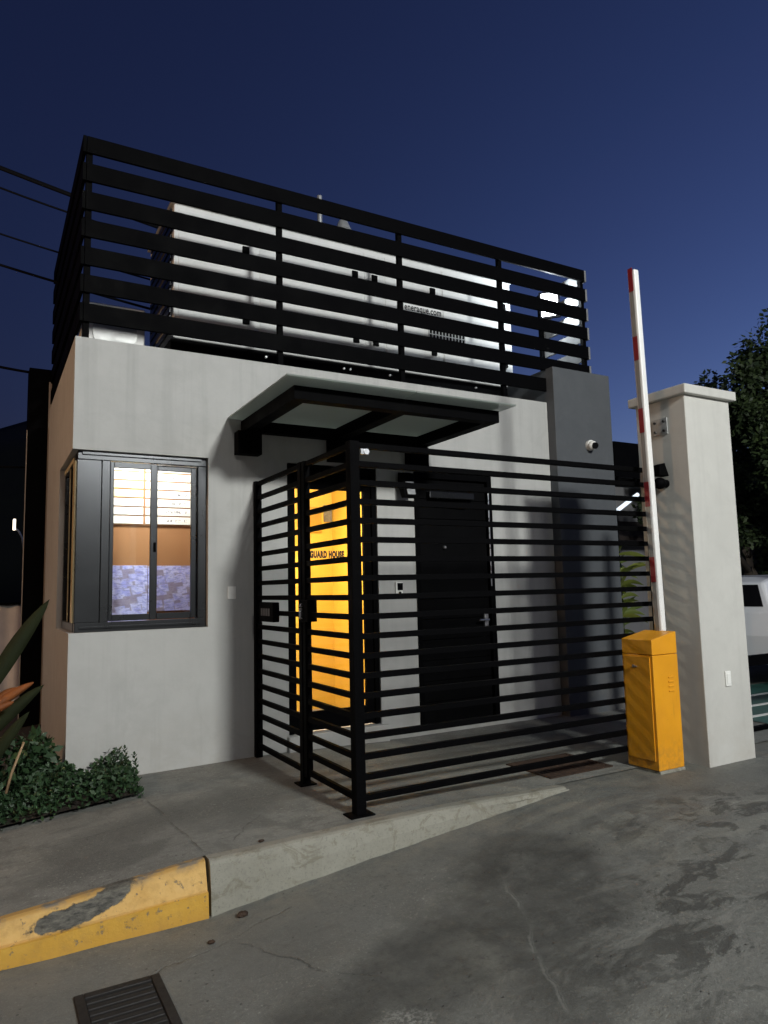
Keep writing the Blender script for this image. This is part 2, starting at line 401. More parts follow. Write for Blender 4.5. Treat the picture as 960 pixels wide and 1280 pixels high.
M['ground'] = simple('far_ground', (0.05, 0.05, 0.045), 0.9, 0, 0.3, 0.5)
sheet('ground', rng(-300, 300, 8), rng(-300, 300, 8), lambda x, y: -0.42, M['ground'])
def road_layers(t, v, c, base):
    # one large oil-dark area round the pale repaired crack, crisp-edged damp patches to its right
    drk = tuple(x*0.34 for x in base)
    big = blob_mask(t, v, (2.45, 2.85), 0.85, 0.42, 1.0, edge=0.22, wob=0.75, wscale=2.2)
    big = t.math('MAXIMUM', big, blob_mask(t, v, (1.55, 2.75), 0.62, 0.30, 0.35, edge=0.3, wob=0.9, wscale=2.6))
    c = t.mix(t.math('MULTIPLY', big, t.ramp(t.noise(v, 6, 7, 0.7), 0.30, 0.62, 0.42, 0.92)), c, drk)
    zone = t.math('MAXIMUM', blob_mask(t, v, (3.1, 2.2), 1.0, 0.62, 0.0, edge=0.4, wob=0.5, wscale=1.5), blob_mask(t, v, (4.2, 2.9), 0.9, 0.5, -0.4, edge=0.4, wob=0.5, wscale=1.5))
    pt = t.ramp(t.noise(t.mapping(v, (1, 1.7, 1), (0, 0, R(-25))), 2.9, 9, 0.66, 0.45), 0.505, 0.545)
    c = t.mix(t.math('MULTIPLY', t.math('MULTIPLY', zone, pt), 0.85), c, drk)
    sw_ = t.ramp(t.noise(t.mapping(v, (1, 2.2, 1), (0, 0, R(20))), 4.0, 8, 0.70, 0.7), 0.53, 0.62)
    c = t.mix(t.math('MULTIPLY', zone, t.math('MULTIPLY', sw_, 0.45)), c, tuple(x*1.5 for x in base))
    c = t.mix(t.math('MULTIPLY', line_mask(t, v, (2.25, 2.72), 1.1, 0.014, 1.3, 0.050), 0.55), c, tuple(x*1.45 for x in base))
    c = t.mix(t.math('MULTIPLY', line_mask(t, v, (2.255, 2.72), 1.1, 0.0045, 1.25, 0.050), 0.8), c, tuple(x*0.35 for x in base))
    # gritty paler band washed along the foot of the kerb
    y = t.sep(v)[1]
    grt = t.math('MULTIPLY', t.ramp(y, 3.45, 3.86), t.ramp(t.noise(v, 5, 7, 0.75), 0.42, 0.60, 0, 0.55))
    c = t.mix(grt, c, (0.23, 0.215, 0.175))
    # rough light aggregate scab nearest the camera
    ag = blob_mask(t, v, (1.35, 2.45), 0.20, 0.12, 0.4, edge=0.25, wob=0.8, wscale=6)
    c = t.mix(t.math('MULTIPLY', ag, t.ramp(t.noise(v, 60, 3, 0.8), 0.46, 0.56, 0.1, 0.8)), c, tuple(x*1.9 for x in base))
    return c
M['road'] = concrete('road_concrete', (0.148, 0.153, 0.142), cracks=(((0.95, 3.55), 0.25, 0.006, 1.2, 0.06), ((1.3, 3.2), -1.1, 0.005, 0.9, 0.06)),
    dark=0.62, rough0=0.62, patch=0.55, layers=road_layers)
sheet('road', [-40, -20, -8, -4, -2, 0] + rng(0.4, 4.4, 40) + [5, 7, 10, 16, 30, 60], [-60, -30, -12, -6, -3, -1] + rng(0, 4.0, 16) + [5, 8, 12, 20, 40], lambda x, y: road_z(x), M['road'])
M['walk'] = concrete('pavement_concrete', (0.203, 0.207, 0.190),
    stains=(((0.75, 4.75), 0.5, 0.22, 0.5, dict(wob=0.8)), ((0.6, 4.35), 0.35, 0.16, 0.1, dict(wob=1.0, edge=0.16)), ((1.6, 4.9), 0.5, 0.3, 0.3, dict(wob=1.0)),
            ((4.2, 5.3), 1.2, 0.4, 0.1, dict(wob=0.7))),
    cracks=(((1.06, 4.9), 1.62, 0.010, 2.4, 0.022), ((1.45, 4.35), 0.9, 0.006, 0.5, 0.05), ((2.6, 4.9), 0.02, 0.006, 5.0, 0.01)),
    dark=0.55, rough0=0.72, patch=1.15)
# a pavement slab: top sheet with its underside hidden in the road
xs = [-14, -8, -4, -2, -1] + rng(-0.5, 4.6, 51) + [5.2, 6.8]
m = MB(); ys = [4.03, 4.5, 5.2, 6.2]
g = [[m.bm.verts.new((x, y, walk_z(x))) for y in ys] for x in xs]
for i in range(len(xs)-1):
    for j in range(3): m.bm.faces.new((g[i][j], g[i+1][j], g[i+1][j+1], g[i][j+1]))
struct(m.build('pavement', M['walk'], smooth=True))

def kerb(name, x0, x1, mat, n=24, chamfer=0.045, plain=False):
    m = MB(); rings = []
    for i in range(n+1):
        x = x0+(x1-x0)*i/n; zt = walk_z(x)+0.003; zr = road_z(x); h = zt-zr
        jy = 0.004*math.sin(x*13)+0.003*math.sin(x*31+1)
        pr = [(4.04, zt-0.004), (3.985+jy, zt), (3.965+jy, zt-0.012), (3.965-chamfer*min(1, h/0.25)+jy, zt-0.52*h), (3.90+jy, zt-0.55*h), (3.88+jy, zr-0.06), (4.04, zr-0.06)]
        if plain: pr = [(4.04, zt-0.004), (3.955+jy, zt), (3.935+jy, zt-0.008), (3.925+jy, zt-0.03), (3.905+jy, zt-0.5*h), (3.89+jy, zr-0.06), (4.04, zr-0.06)]
        rings.append([m.bm.verts.new((x, y, z)) for y, z in pr])
    k = len(rings[0])
    for a, b in zip(rings, rings[1:]):
        for q in range(k): m.bm.faces.new((a[q], a[(q+1) % k], b[(q+1) % k], b[q]))
    m.bm.faces.new(rings[0]); m.bm.faces.new(rings[-1][::-1])
    return struct(m.build(name, mat))
t = NT('worn_yellow_kerb_paint'); v = t.pos()
chips = t.ramp(t.noise(v, 26, 6, 0.7), 0.60, 0.66); mott = t.noise(v, 7, 5, 0.65)
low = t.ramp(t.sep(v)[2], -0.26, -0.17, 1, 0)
edge = t.ramp(t.sep(v)[1], 3.955, 3.975)
zx = t.sep(v); cmb = t.n.new('ShaderNodeCombineXYZ'); t.l.new(zx[0], cmb.inputs[0]); t.l.new(zx[2], cmb.inputs[1]); t.l.new(zx[1], cmb.inputs[2])
scr = t.math('MAXIMUM', blob_mask(t, cmb.outputs[0], (0.43, -0.100), 0.20, 0.044, 0.12, edge=0.07, wob=0.62, wscale=13),
             blob_mask(t, cmb.outputs[0], (0.60, -0.058), 0.13, 0.046, 0.35, edge=0.07, wob=0.62, wscale=13))
c = t.mix(t.ramp(mott, 0.3, 0.7), (0.56, 0.33, 0.09), (0.66, 0.42, 0.15))
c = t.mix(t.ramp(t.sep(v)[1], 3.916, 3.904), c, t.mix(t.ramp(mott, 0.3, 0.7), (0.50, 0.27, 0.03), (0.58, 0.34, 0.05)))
c = t.mix(t.math('MULTIPLY', t.ramp(t.noise(v, 16, 5, 0.7), 0.48, 0.7), 0.45), c, (0.33, 0.19, 0.05))
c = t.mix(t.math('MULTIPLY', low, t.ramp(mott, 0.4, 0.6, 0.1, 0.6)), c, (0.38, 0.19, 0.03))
c = t.mix(t.math('MULTIPLY', chips, 0.8), c, (0.17, 0.15, 0.12))
c = t.mix(edge, c, t.mix(t.ramp(mott, 0.42, 0.55), (0.15, 0.14, 0.12), (0.42, 0.25, 0.07)))
c = t.mix(scr, c, t.mix(t.ramp(t.noise(t.mapping(v, (14, 14, 40), (0, R(25), 0)), 1, 7, 0.75), 0.36, 0.64), (0.014, 0.014, 0.014), (0.15, 0.14, 0.115)))
t.color(c); t.rough(0.75); t.bump(t.math('SUBTRACT', t.noise(v, 45, 5, 0.7), t.math('ADD', chips, scr)), 0.5, 0.006)
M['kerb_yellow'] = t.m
t = NT('pale_concrete_kerb'); v = t.pos()
c = t.mix(t.ramp(t.noise(v, 2, 5), 0.3, 0.7), (0.215, 0.208, 0.172), (0.29, 0.283, 0.24))
wet = t.ramp(t.noise(t.mapping(v, (1, 1, 1.4)), 6.5, 6, 0.72, 1.2), 0.54, 0.60)
c = t.mix(t.math('MULTIPLY', wet, 0.55), c, (0.150, 0.130, 0.088))
c = t.mix(t.ramp(t.noise(v, 75, 4, 0.7), 0.55, 0.7, 0, 0.6), c, (0.12, 0.115, 0.10))
c = t.mix(t.ramp(t.noise(v, 30, 5, 0.7), 0.5, 0.75, 0, 0.5), c, (0.17, 0.16, 0.14))
t.color(c); t.rough(0.8); t.bump(t.noise(v, 40, 6, 0.7), 0.4, 0.006)
M['kerb_plain'] = t.m
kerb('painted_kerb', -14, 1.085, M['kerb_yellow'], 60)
kerb('plain_kerb', 1.10, 3.66, M['kerb_plain'], 40, plain=True)
# pad in front of pillar and barrier, and planting bed
sheet('planting_bed', rng(-14, 1.0, 20), [5.43, 5.7, 6.0, 8, 14], lambda x, y: walk_z(x)+0.03, M['soil'])
sheet('driveway', rng(6.8, 40, 6), rng(4.5, 40, 6), lambda x, y: 0.006, M['road'])

# ------------------------------------------------------------------ guard house
FY, X0, X1, ZT, YB = 6.05, 0.58, 5.62, 3.55, 8.65
def cells(xs, zs, solid, mk, t0, t1):
    """a wall with openings: xs,zs cell borders; solid(i,j); mk(x,z,t)->point; thickness t0..t1"""
    m = MB(); nx, nz = len(xs)-1, len(zs)-1
    S = lambda i, j: 0 <= i < nx and 0 <= j < nz and solid(i, j)
    for i in range(nx):
        for j in range(nz):
            if not S(i, j): continue
            a, b, c, d = xs[i], xs[i+1], zs[j], zs[j+1]
            m.quad([mk(a, c, t0), mk(b, c, t0), mk(b, d, t0), mk(a, d, t0)]); m.quad([mk(a, c, t1), mk(a, d, t1), mk(b, d, t1), mk(b, c, t1)])
            if not S(i-1, j): m.quad([mk(a, c, t0), mk(a, d, t0), mk(a, d, t1), mk(a, c, t1)])
            if not S(i+1, j): m.quad([mk(b, c, t0), mk(b, c, t1), mk(b, d, t1), mk(b, d, t0)])
            if not S(i, j-1): m.quad([mk(a, c, t0), mk(a, c, t1), mk(b, c, t1), mk(b, c, t0)])
            if not S(i, j+1): m.quad([mk(a, d, t0), mk(b, d, t0), mk(b, d, t1), mk(a, d, t1)])
    bmesh.ops.remove_doubles(m.bm, verts=m.bm.verts, dist=1e-5)
    return m
gh = thing('guard_house', 'grey plastered guard house with corner window, glass door and black flush door', 'building', (3.0, FY, 0))
WZ0, WZ1 = 1.16, 2.62
xs = [X0, 1.67, 2.40, 3.34, 3.77, 4.76, X1]; zs = [-0.35, 0.09, 0.17, WZ0, WZ1, 2.63, ZT]
def solid(i, j):
    if i == 0 and j == 3: return False                    # corner window
    if i == 2 and 2 <= j <= 4: return False               # glass door
    if i == 4 and 1 <= j <= 4: return False               # black door
    return True
cells(xs, zs, solid, lambda x, z, t: (x, t, z), FY, FY+0.18).build('front_wall', M['wall'], gh)
ys = [FY+0.18, 7.15, YB]; zs2 = [-0.35, WZ0, WZ1, ZT]
cells(ys, zs2, lambda i, j: not (i == 0 and j == 1), lambda y, z, t: (t, y, z), X0, X0+0.18).build('side_wall', M['wall'], gh)
MB().box((X0+0.18, YB-0.18, -0.35), (X1, YB, ZT)).box((X1-0.18, FY+0.18, -0.35), (X1-0.001, YB-0.18, ZT)).build('rear_wall', M['wall'], gh)
MB().box((X0+0.19, FY+0.19, 2.86), (X1-0.19, YB-0.19, 3.40)).build('roof', M['roofing'], gh)
MB().box((X0+0.181, FY+0.181, 0.02), (X1-0.181, YB-0.181, 0.10)).build('inner_floor', M['floor_tile'], gh)
# inside: partition, ochre room behind the window, yellow room behind the glass door
MB().box((X0+0.19, 7.56, 0.101), (2.02, 7.62, 2.855)).build('ochre_wall', M['interior_orange'], gh)
MB().box((2.03, FY+0.181, 0.101), (2.09, YB-0.19, 2.855)).build('partition', M['interior_orange'], gh)
MB().box((2.10, 7.60, 0.101), (5.0, 7.66, 2.855)).box((3.58, FY+0.181, 0.101), (3.64, 7.599, 2.855)).build('yellow_wall', M['interior_yellow'], gh)

# corner window
wy = FY+0.055
win = MB()
win.box((0.625, wy, WZ0), (1.67, wy+0.09, WZ0+0.075)).box((0.625, wy, WZ1-0.07), (1.67, wy+0.09, WZ1))
win.box((1.595, wy, WZ0+0.075), (1.67, wy+0.09, WZ1-0.07))
win.box((0.81, wy, WZ0+0.075), (0.875, wy+0.09, WZ1-0.07))
wf = win.build('window', M['frame'], gh, bevel=0.004)
MB().box((0.622, wy+0.006, WZ0+0.0755), (0.809, wy+0.10, WZ1-0.0705)).box((0.622, wy+0.10, WZ0+0.0755), (0.70, wy+0.17, WZ1-0.0705)).build('corner_panel', M['frame'], wf, bevel=0.004)
MB().box((0.66, wy-0.020, WZ1-0.03), (1.62, wy-0.001, WZ1-0.012)).build('head_track', M['frame'], wf)
MB().box((0.66, wy-0.020, WZ0+0.03), (1.62, wy-0.001, WZ0+0.044)).build('sill_track', M['frame'], wf)
def sash(x0, x1, y, mull):
    m = MB(); z0, z1 = WZ0+0.08, WZ1-0.075
    m.box((x0, y, z0), (x0+mull[0], y+0.03, z1)).box((x1-mull[1], y, z0), (x1, y+0.03, z1))
    m.box((x0+mull[0], y, z0), (x1-mull[1], y+0.03, z0+0.05)).box((x0+mull[0], y, z1-0.045), (x1-mull[1], y+0.03, z1))
    o = m.build('sash', M['sash'], wf, bevel=0.003)
    MB().box((x0+mull[0], y+0.012, z0+0.05), (x1-mull[1], y+0.017, z1-0.045)).build('pane', M['glass'], wf)
    return o
sash(0.877, 1.25, wy+0.012, (0.03, 0.05))
sash(1.215, 1.593, wy+0.048, (0.05, 0.045))
MB().box((1.225, wy+0.002, 1.80), (1.245, wy+0.011, 1.88), 0.003).build('latch', M['black'], wf)
# side part of the corner window (faces the garden)
sx = X0+0.045
M['lit_edge'] = simple('lit_frame_edge', (0.74, 0.62, 0.36), 0.35, 0.2, 0.05, 6)  # pale gold colour paints the warm highlight along the frame edges
sw = MB().box((sx, FY+0.20, WZ0), (sx+0.09, 7.15, WZ0+0.07)).box((sx, FY+0.20, WZ1-0.07), (sx+0.09, 7.15, WZ1)).box((sx, 7.08, WZ0+0.07), (sx+0.09, 7.15, WZ1-0.07)).box((sx, 6.60, WZ0+0.07), (sx+0.05, 6.65, WZ1-0.07)).box((sx, 6.24, WZ0+0.07), (sx+0.09, 6.30, WZ1-0.07)).build('side_window', M['frame'], gh, bevel=0.004)
MB().box((sx+0.022, 6.30, WZ0+0.07), (sx+0.028, 6.60, WZ1-0.07)).build('olive_pane', simple('olive_reflection', (0.075, 0.058, 0.026), 0.2, 0, 0.1, 3), sw)  # opaque olive colour stands in for the reflection in this pane
MB().box((sx+0.03, 6.65, WZ0+0.07), (sx+0.035, 7.08, WZ1-0.07)).build('pane', M['glass'], sw)
MB().box((sx-0.014, 6.16, WZ0+0.075), (sx-0.001, 6.295, WZ1-0.075), 0.002).build('jamb_highlight', M['lit_edge'], sw)
MB().box((sx-0.012, 6.296, WZ1-0.066), (sx-0.001, 7.05, WZ1-0.030), 0.002).build('head_highlight', M['lit_edge'], sw)
MB().box((sx-0.010, 6.585, WZ0+0.075), (sx-0.001, 6.60, WZ1-0.08), 0.001).build('meeting_highlight', M['lit_edge'], sw)

# glass door
gx0, gx1, gz0, gz1 = 2.405, 3.335, 0.175, 2.625; gy = FY+0.03
gd = MB().box((gx0, gy-0.02, gz0), (gx0+0.05, gy+0.09, gz1)).box((gx1-0.05, gy-0.02, gz0), (gx1, gy+0.09, gz1)).box((gx0+0.05, gy-0.02, gz1-0.06), (gx1-0.05, gy+0.09, gz1)).build('glass_door', M['black'], gh, bevel=0.003)
df = MB().box((gx0+0.052, gy, gz0+0.01), (gx0+0.082, gy+0.045, gz1-0.062)).box((gx1-0.13, gy, gz0+0.01), (gx1-0.052, gy+0.045, gz1-0.062)).box((gx0+0.082, gy, gz0+0.01), (gx1-0.13, gy+0.045, 0.35)).box((gx0+0.082, gy, 2.40), (gx1-0.13, gy+0.045, gz1-0.062))
df.build('door_frame', M['black'], gd, bevel=0.003)
MB().box((gx0+0.082, gy+0.018, 0.35), (gx1-0.13, gy+0.024, 2.40)).build('pane', M['glass'], gd)
text('lettering', 'GUARD HOUSE', 0.084, (2.64, gy+0.014, 1.754), M['text'], gd, sx=0.54, bold=0.0062)
MB().box((3.05, gy-0.05, 1.02), (3.10, gy-0.001, 1.24), 0.008).cyl((3.075, gy-0.04, 1.20), (2.93, gy-0.05, 1.20), 0.011).build('handle', M['black'], gd)
# threshold
MB().box((2.38, FY-0.05, 0.0), (3.40, FY-0.001, 0.168), 0.008).build('door_step', M['wall'], gh)

# black flush double door
bx0, bx1, bz0, bz1 = 3.775, 4.755, 0.094, 2.625
bd = MB().box((bx0, FY-0.012, bz0), (bx0+0.05, FY+0.12, bz1)).box((bx1-0.06, FY-0.012, bz0), (bx1, FY+0.12, bz1)).box((bx0+0.05, FY-0.012, bz1-0.06), (bx1-0.06, FY+0.12, bz1)).build('panel_door', M['black'], gh, bevel=0.003)
lf = MB(); n = 12; zz = rng(bz0+0.01, bz1-0.064, n)
for i in range(n): lf.box((bx0+0.053, FY+0.03, zz[i]+0.002), (bx1-0.063, FY+0.075, zz[i+1]-0.002), 0.003)
lf.build('leaf', M['black_matt'], bd)
MB().box((bx0+0.16, FY-0.045, 2.36), (bx0+0.72, FY+0.029, 2.43), 0.008).build('door_closer', M['sash'], bd)
MB().cyl((bx0+0.22, FY-0.02, 2.30), (bx0+0.64, FY-0.02, 2.28), 0.008, 8).build('closer_arm', M['black'], bd)
MB().cyl((bx0+0.36, FY+0.0, 1.86), (bx0+0.36, FY+0.03, 1.86), 0.014).build('peephole', M['steel'], bd)
MB().box((bx1-0.15, FY-0.005, 0.98), (bx1-0.10, FY+0.029, 1.18), 0.006).cyl((bx1-0.125, FY-0.045, 1.10), (bx1-0.25, FY-0.05, 1.10), 0.011).build('handle', M['steel'], bd)
MB().box((bx1-0.0585, FY-0.020, 1.45), (bx1-0.045, FY-0.013, 2.50), 0.002).build('edge_strip', M['steel'], bd)

# roof parapet flashing strip
MB().box((X0+0.2, FY+0.183, 3.42), (X1-0.2, FY+0.22, 3.50)).build('flashing', M['black'], gh)

# room contents
by = 7.05
rb = thing('name_board', 'white board of numbered strips with ochre gaps behind the corner window', 'notice board', (1.4, by, 1.9))
MB().box((0.95, by+0.012, 2.11), (2.0, by+0.03, 2.72)).build('backing', M['interior_orange'], rb)
nz = 7; zt = rng(2.118, 2.715, nz)
for c0, c1 in ((0.99, 1.315), (1.335, 1.40), (1.42, 1.98)):
    for i in range(nz):
        s_ = MB().box((c0, by, zt[i]+0.006), (c1, by+0.011, zt[i+1]-0.006), 0.002).build('strip', M['paper_yellow'] if (c0 < 1 and i in (3, 4)) else M['paper'], rb)
        if c0 > 1.41:
            MB().box((1.53, by-0.0015, (zt[i]+zt[i+1])/2-0.012), (1.73, by-0.0002, (zt[i]+zt[i+1])/2+0.012)).build('print', M['ink'], s_)
t = NT('lavender_patches'); v = t.pos()
mp = t.mapping(v, (11, 1, 14), (0, R(9), 0))
vo = t.n.new("ShaderNodeTexVoronoi"); vo.distance = 'CHEBYCHEV'; t.l.new(mp, vo.inputs['Vector']); vo.inputs['Scale'].default_value = 1.0
ed = t.ramp(vo.outputs['Distance'], 0.46, 0.56)
nn = t.noise(v, 14, 5, 0.6, 1.0); n2 = t.noise(t.mapping(v, (20, 1, 60), (0, R(20), 0)), 1, 4)
c = t.mix(t.ramp(nn, 0.4, 0.6), (0.36, 0.38, 0.86), (0.60, 0.62, 0.98))
c = t.mix(t.ramp(n2, 0.5, 0.6, 0, 0.6), c, (0.22, 0.21, 0.45))
c = t.mix(t.math('MULTIPLY', ed, 0.75), c, (0.25, 0.20, 0.26))
t.color(c); t.rough(0.5)
M['patchwork'] = t.m  # lavender patches over one flat panel
cp = tag(MB().box((0.95, by, 1.20), (1.36, by+0.02, 1.725), 0.003).box((1.365, by, 1.285), (1.99, by+0.02, 1.72), 0.003).build('lavender_panel', M['patchwork']), 'lavender patterned panel low behind the corner window', 'notice panel')
bw = MB().box((0.80, by+0.031, 0.101), (2.02, by+0.06, 2.85)).build('divider_wall', M['interior_orange'], gh)
n1 = tag(MB().box((3.24, 7.585, 2.12), (3.44, 7.599, 2.42), 0.002).build('wall_cabinet', simple('ochre_card', (0.55, 0.27, 0.02), 0.6)), 'dull ochre square panel on the yellow wall behind the glass door', 'panel')
n2_ = tag(MB().box((3.47, 7.585, 2.25), (3.575, 7.599, 2.45), 0.002).build('wall_notice', simple('grey_poster', (0.20, 0.17, 0.12), 0.6, 0, 0.4, 30)), 'small grey poster on the yellow wall behind the glass door', 'poster')

# interior lamps, with an added fill for the yellow wall
tl = thing('ceiling_lamp', 'lit tube lamp hidden inside the yellow room behind the glass door', 'lamp', (2.25, 6.85, 2.45))
MB().cyl((2.15, 6.88, 2.52), (2.4, 6.88, 2.52), 0.016).build('tube', M['lamp_white'], tl)
MB().box((2.13, 6.85, 2.54), (2.42, 6.91, 2.855)).build('bracket', M['white_plastic'], tl)
l = light('door_room_light', 'AREA', (2.28, 6.86, 2.49), DOOR_W, (1.0, 0.90, 0.72), tl, shape='RECTANGLE', size=0.26, size_y=0.03)
l.rotation_euler = (R(-30), R(-12), 0)
wl_ = thing('wall_fill', 'added fill strip, out of sight over the glass door, brightening the yellow wall', 'lamp', (2.9, 6.5, 2.8))
MB().box((2.5, 6.40, 2.80), (3.4, 6.46, 2.854), 0.004).build('housing', M['white_plastic'], wl_)
l = light('wall_fill_light', 'AREA', (2.95, 6.48, 2.78), 24*K, (1.0, 0.92, 0.72), wl_, shape='RECTANGLE', size=0.9, size_y=0.05)  # added fill, brightens the yellow wall without spilling out of the door
l.rotation_euler = Vector((0, 1, -0.75)).to_track_quat('-Z', 'Y').to_euler()
rl = thing('ceiling_light', 'round ceiling light inside the window room above the name board', 'lamp', (1.3, 6.5, 2.85))
MB().cyl((1.3, 6.5, 2.80), (1.3, 6.5, 2.858), 0.10, 24).build('diffuser', M['lamp_white'], rl)
light('window_room_light', 'POINT', (1.3, 6.55, 2.70), ROOM_W, (1.0, 0.97, 0.92), rl, shadow_soft_size=0.08)

# grey column at the end of the house
tag(MB().box((5.625, 5.93, -0.1), (6.53, 6.75, 3.95), 0.006).build('grey_column', M['column']), 'dark grey rendered column at the right end of the guard house', 'column')

# ------------------------------------------------------------------ roof railing
SZ = [(5.155, 5.30), (4.905, 5.06), (4.655, 4.81), (4.415, 4.565), (4.17, 4.325), (3.935, 4.085), (3.685, 3.84)]
rr = thing('roof_railing', 'black slatted metal railing round the flat roof of the guard house', 'railing', (3.4, FY, ZT))
for i, (a, b) in enumerate(SZ):
    box('slat', (0.635, FY-0.005, a), (6.335, FY+0.022, b), M['black'], rr, 0.002)
for i, (a, b) in enumerate(SZ):
    box('slat', (0.605, FY-0.005, a), (0.632, 8.95, b), M['black'], rr, 0.002)
for i, (a, b) in enumerate(SZ):
    box('slat', (6.338, FY-0.005, a), (6.365, 6.86, b), M['galv'], rr, 0.002)
for x, y in ((0.66, 6.10), (2.36, 6.10), (3.70, 6.10), (5.035, 6.10), (6.31, 6.10), (0.66, 7.5), (0.66, 8.9), (6.31, 6.83)):
    p = MB(); p.box((x-0.025, y-0.025, 3.556 if x < 5.6 else 3.956), (x+0.025, y+0.025, 5.27), 0.002)
    p.build('post', M['black'], rr)
for x in (2.2, 3.0, 3.07, 3.52, 4.6):
    MB().cyl((x, FY-0.02, 3.60), (x, FY-0.001, 3.60), 0.010, 10).build('foot_bolt', M['grey_metal'], rr)

# ------------------------------------------------------------------ generator cabinet on the roof
CY = 6.79
gc = thing('generator_cabinet', 'long white generator housing with a dark grille on the guard house roof', 'generator', (3.6, CY, 3.7))
cx0, cx1, cz0, cz1 = 1.525, 5.77, 3.93, 5.31
gb = box('housing', (cx0, CY, cz0), (cx1, CY+1.15, cz1), M['container'], gc, 0.012)
MB().box((cx0-0.03, CY-0.03, cz1+0.001), (cx1+0.03, CY+1.18, cz1+0.035), 0.006).build('lid', M['container'], gc)
MB().box((cx0-0.02, CY+0.02, 3.56), (cx1+0.02, CY+1.13, cz0-0.002), 0.006).build('skid_base', M['black_matt'], gc)
for x0, x1 in ((1.57, 2.35), (2.41, 3.62), (3.65, 3.87), (3.92, 4.66), (4.72, 5.73)):
    d = MB(); e = 0.006
    d.box((x0, CY-0.007, cz0+0.07), (x1, CY-0.0005, cz1-0.05), 0.003)
    p = d.build('access_panel', M['container'], gc)
    for z in (cz0+0.25, cz1-0.4):
        MB().box((x1-0.13, CY-0.03, z), (x1-0.06, CY-0.0075, z+0.10), 0.003).build('latch', M['black'], p)
gr = MB(); gr.box((4.50, CY-0.010, 4.33), (5.02, CY-0.0078, 4.55)).build('grille_backing', M['black_matt'], gc)
gm = MB()
for i in range(12): gm.box((4.50+0.52*i/11-0.006, CY-0.02, 4.33), (4.50+0.52*i/11+0.006, CY-0.0105, 4.55))
for i in range(5): gm.box((4.49, CY-0.0222, 4.33+0.22*i/4-0.005), (5.03, CY-0.0203, 4.33+0.22*i/4+0.005))
gm.build('grille', M['grey_metal'], gc)
text('lettering', 'eneraque.com', 0.112, (4.17, CY-0.0085, 4.686), M['text'], gc, sx=0.76, bold=0.0026)
MB().cyl((3.2, CY+0.2, cz1+0.03), (3.2, CY+0.2, cz1+0.62), 0.028).build('vent_pipe', M['grey_metal'], gc)
MB().cyl((3.52, CY+0.25, cz1+0.03), (3.52, CY+0.25, cz1+0.30), 0.10, 20, 0.085).cyl((3.52, CY+0.25, cz1+0.30), (3.52, CY+0.25, cz1+0.42), 0.10, 20, 0.05).build('exhaust_cowl', M['grey_metal'], gc)
lv = MB()
for i in range(14): lv.box((cx0-0.018, CY+0.08, cz0+0.10+i*0.093), (cx0-0.0005, CY+1.05, cz0+0.155+i*0.093))
lv.build('louvres', M['frame'], gc)
ac = thing('condenser_unit', 'white air conditioner box low on the roof beside the generator', 'air conditioner', (0.98, 7.6, 3.56))
box('casing', (0.78, 7.55, 3.86), (1.40, 7.85, 4.46), M['white_paint'], ac, 0.012)
MB().box((0.82, 7.55, 3.41), (0.86, 7.85, 3.858)).box((1.32, 7.55, 3.41), (1.36, 7.85, 3.858)).build('stand', M['black'], ac)
MB().cyl((1.1, 7.53, 4.16), (1.1, 7.549, 4.16), 0.22, 28).build('fan_guard', M['grey_metal'], ac)

# roof floodlight on the right-hand railing
fl = thing('floodlight', 'bright white LED floodlight fixed to the right end of the roof railing', 'floodlight', (6.2, 6.5, 5.0))
def aimed(m, d, at):
    bmesh.ops.transform(m.bm, matrix=Matrix.Translation(at) @ Vector(d).to_track_quat('-Y', 'Z').to_matrix().to_4x4(), verts=m.bm.verts); return m
fd, fp = (-0.72, -0.66, -0.16), (6.17, 6.5, 5.0)
aimed(MB().box((-0.13, 0.0, -0.17), (0.13, 0.05, 0.17), 0.006), fd, fp).build('housing', M['black'], fl)
aimed(MB().box((-0.10, -0.008, -0.14), (0.10, -0.0005, 0.14)), fd, fp).build('lens', M['lamp_white'], fl)
MB().box((6.20, 6.50, 5.04), (6.337, 6.54, 5.08)).build('bracket', M['black'], fl)
light('floodlight_beam', 'POINT', Vector(fp)+Vector(fd)*0.10, FLOOD_W, (0.85, 0.94, 1.0), fl, shadow_soft_size=0.05)

# ------------------------------------------------------------------ canopy
cn = thing('entrance_canopy', 'black framed glass canopy over the two doors', 'canopy', (2.9, FY, 3.0))
cb = MB(); z0, z1 = 2.868, 2.97
cb.box((1.96, 4.78, z0), (2.07, 6.04, z1)).box((3.77, 4.78, z0), (3.88, 6.04, z1)).box((2.86, 4.88, z0), (2.97, 5.96, z1))
cb.box((2.07, 4.78, z0), (3.77, 4.88, z1)).box((2.07, 5.96, z0), (3.77, 6.04, z1))
cb.build('canopy_frame', M['black'], cn)
for x in (1.90, 2.80, 3.67):
    MB().box((x, 5.93, 2.66), (x+0.22, 6.046, 2.866), 0.004).build('bracket', M['black'], cn)
for a, b in ((1.84, 2.925), (2.935, 3.94)):
    MB().box((a, 4.62, 2.985), (b+ (0.0), 6.04, 2.997)).build('glass_panel', M['glass_canopy'], cn)
for x in (2.02, 2.92, 3.82):
    MB().cyl((x, 4.95, 2.971), (x, 4.95, 3.012), 0.022, 14).cyl((x, 5.8, 2.971), (x, 5.8, 3.012), 0.022, 14).build('spider_bolt', M['steel'], cn)

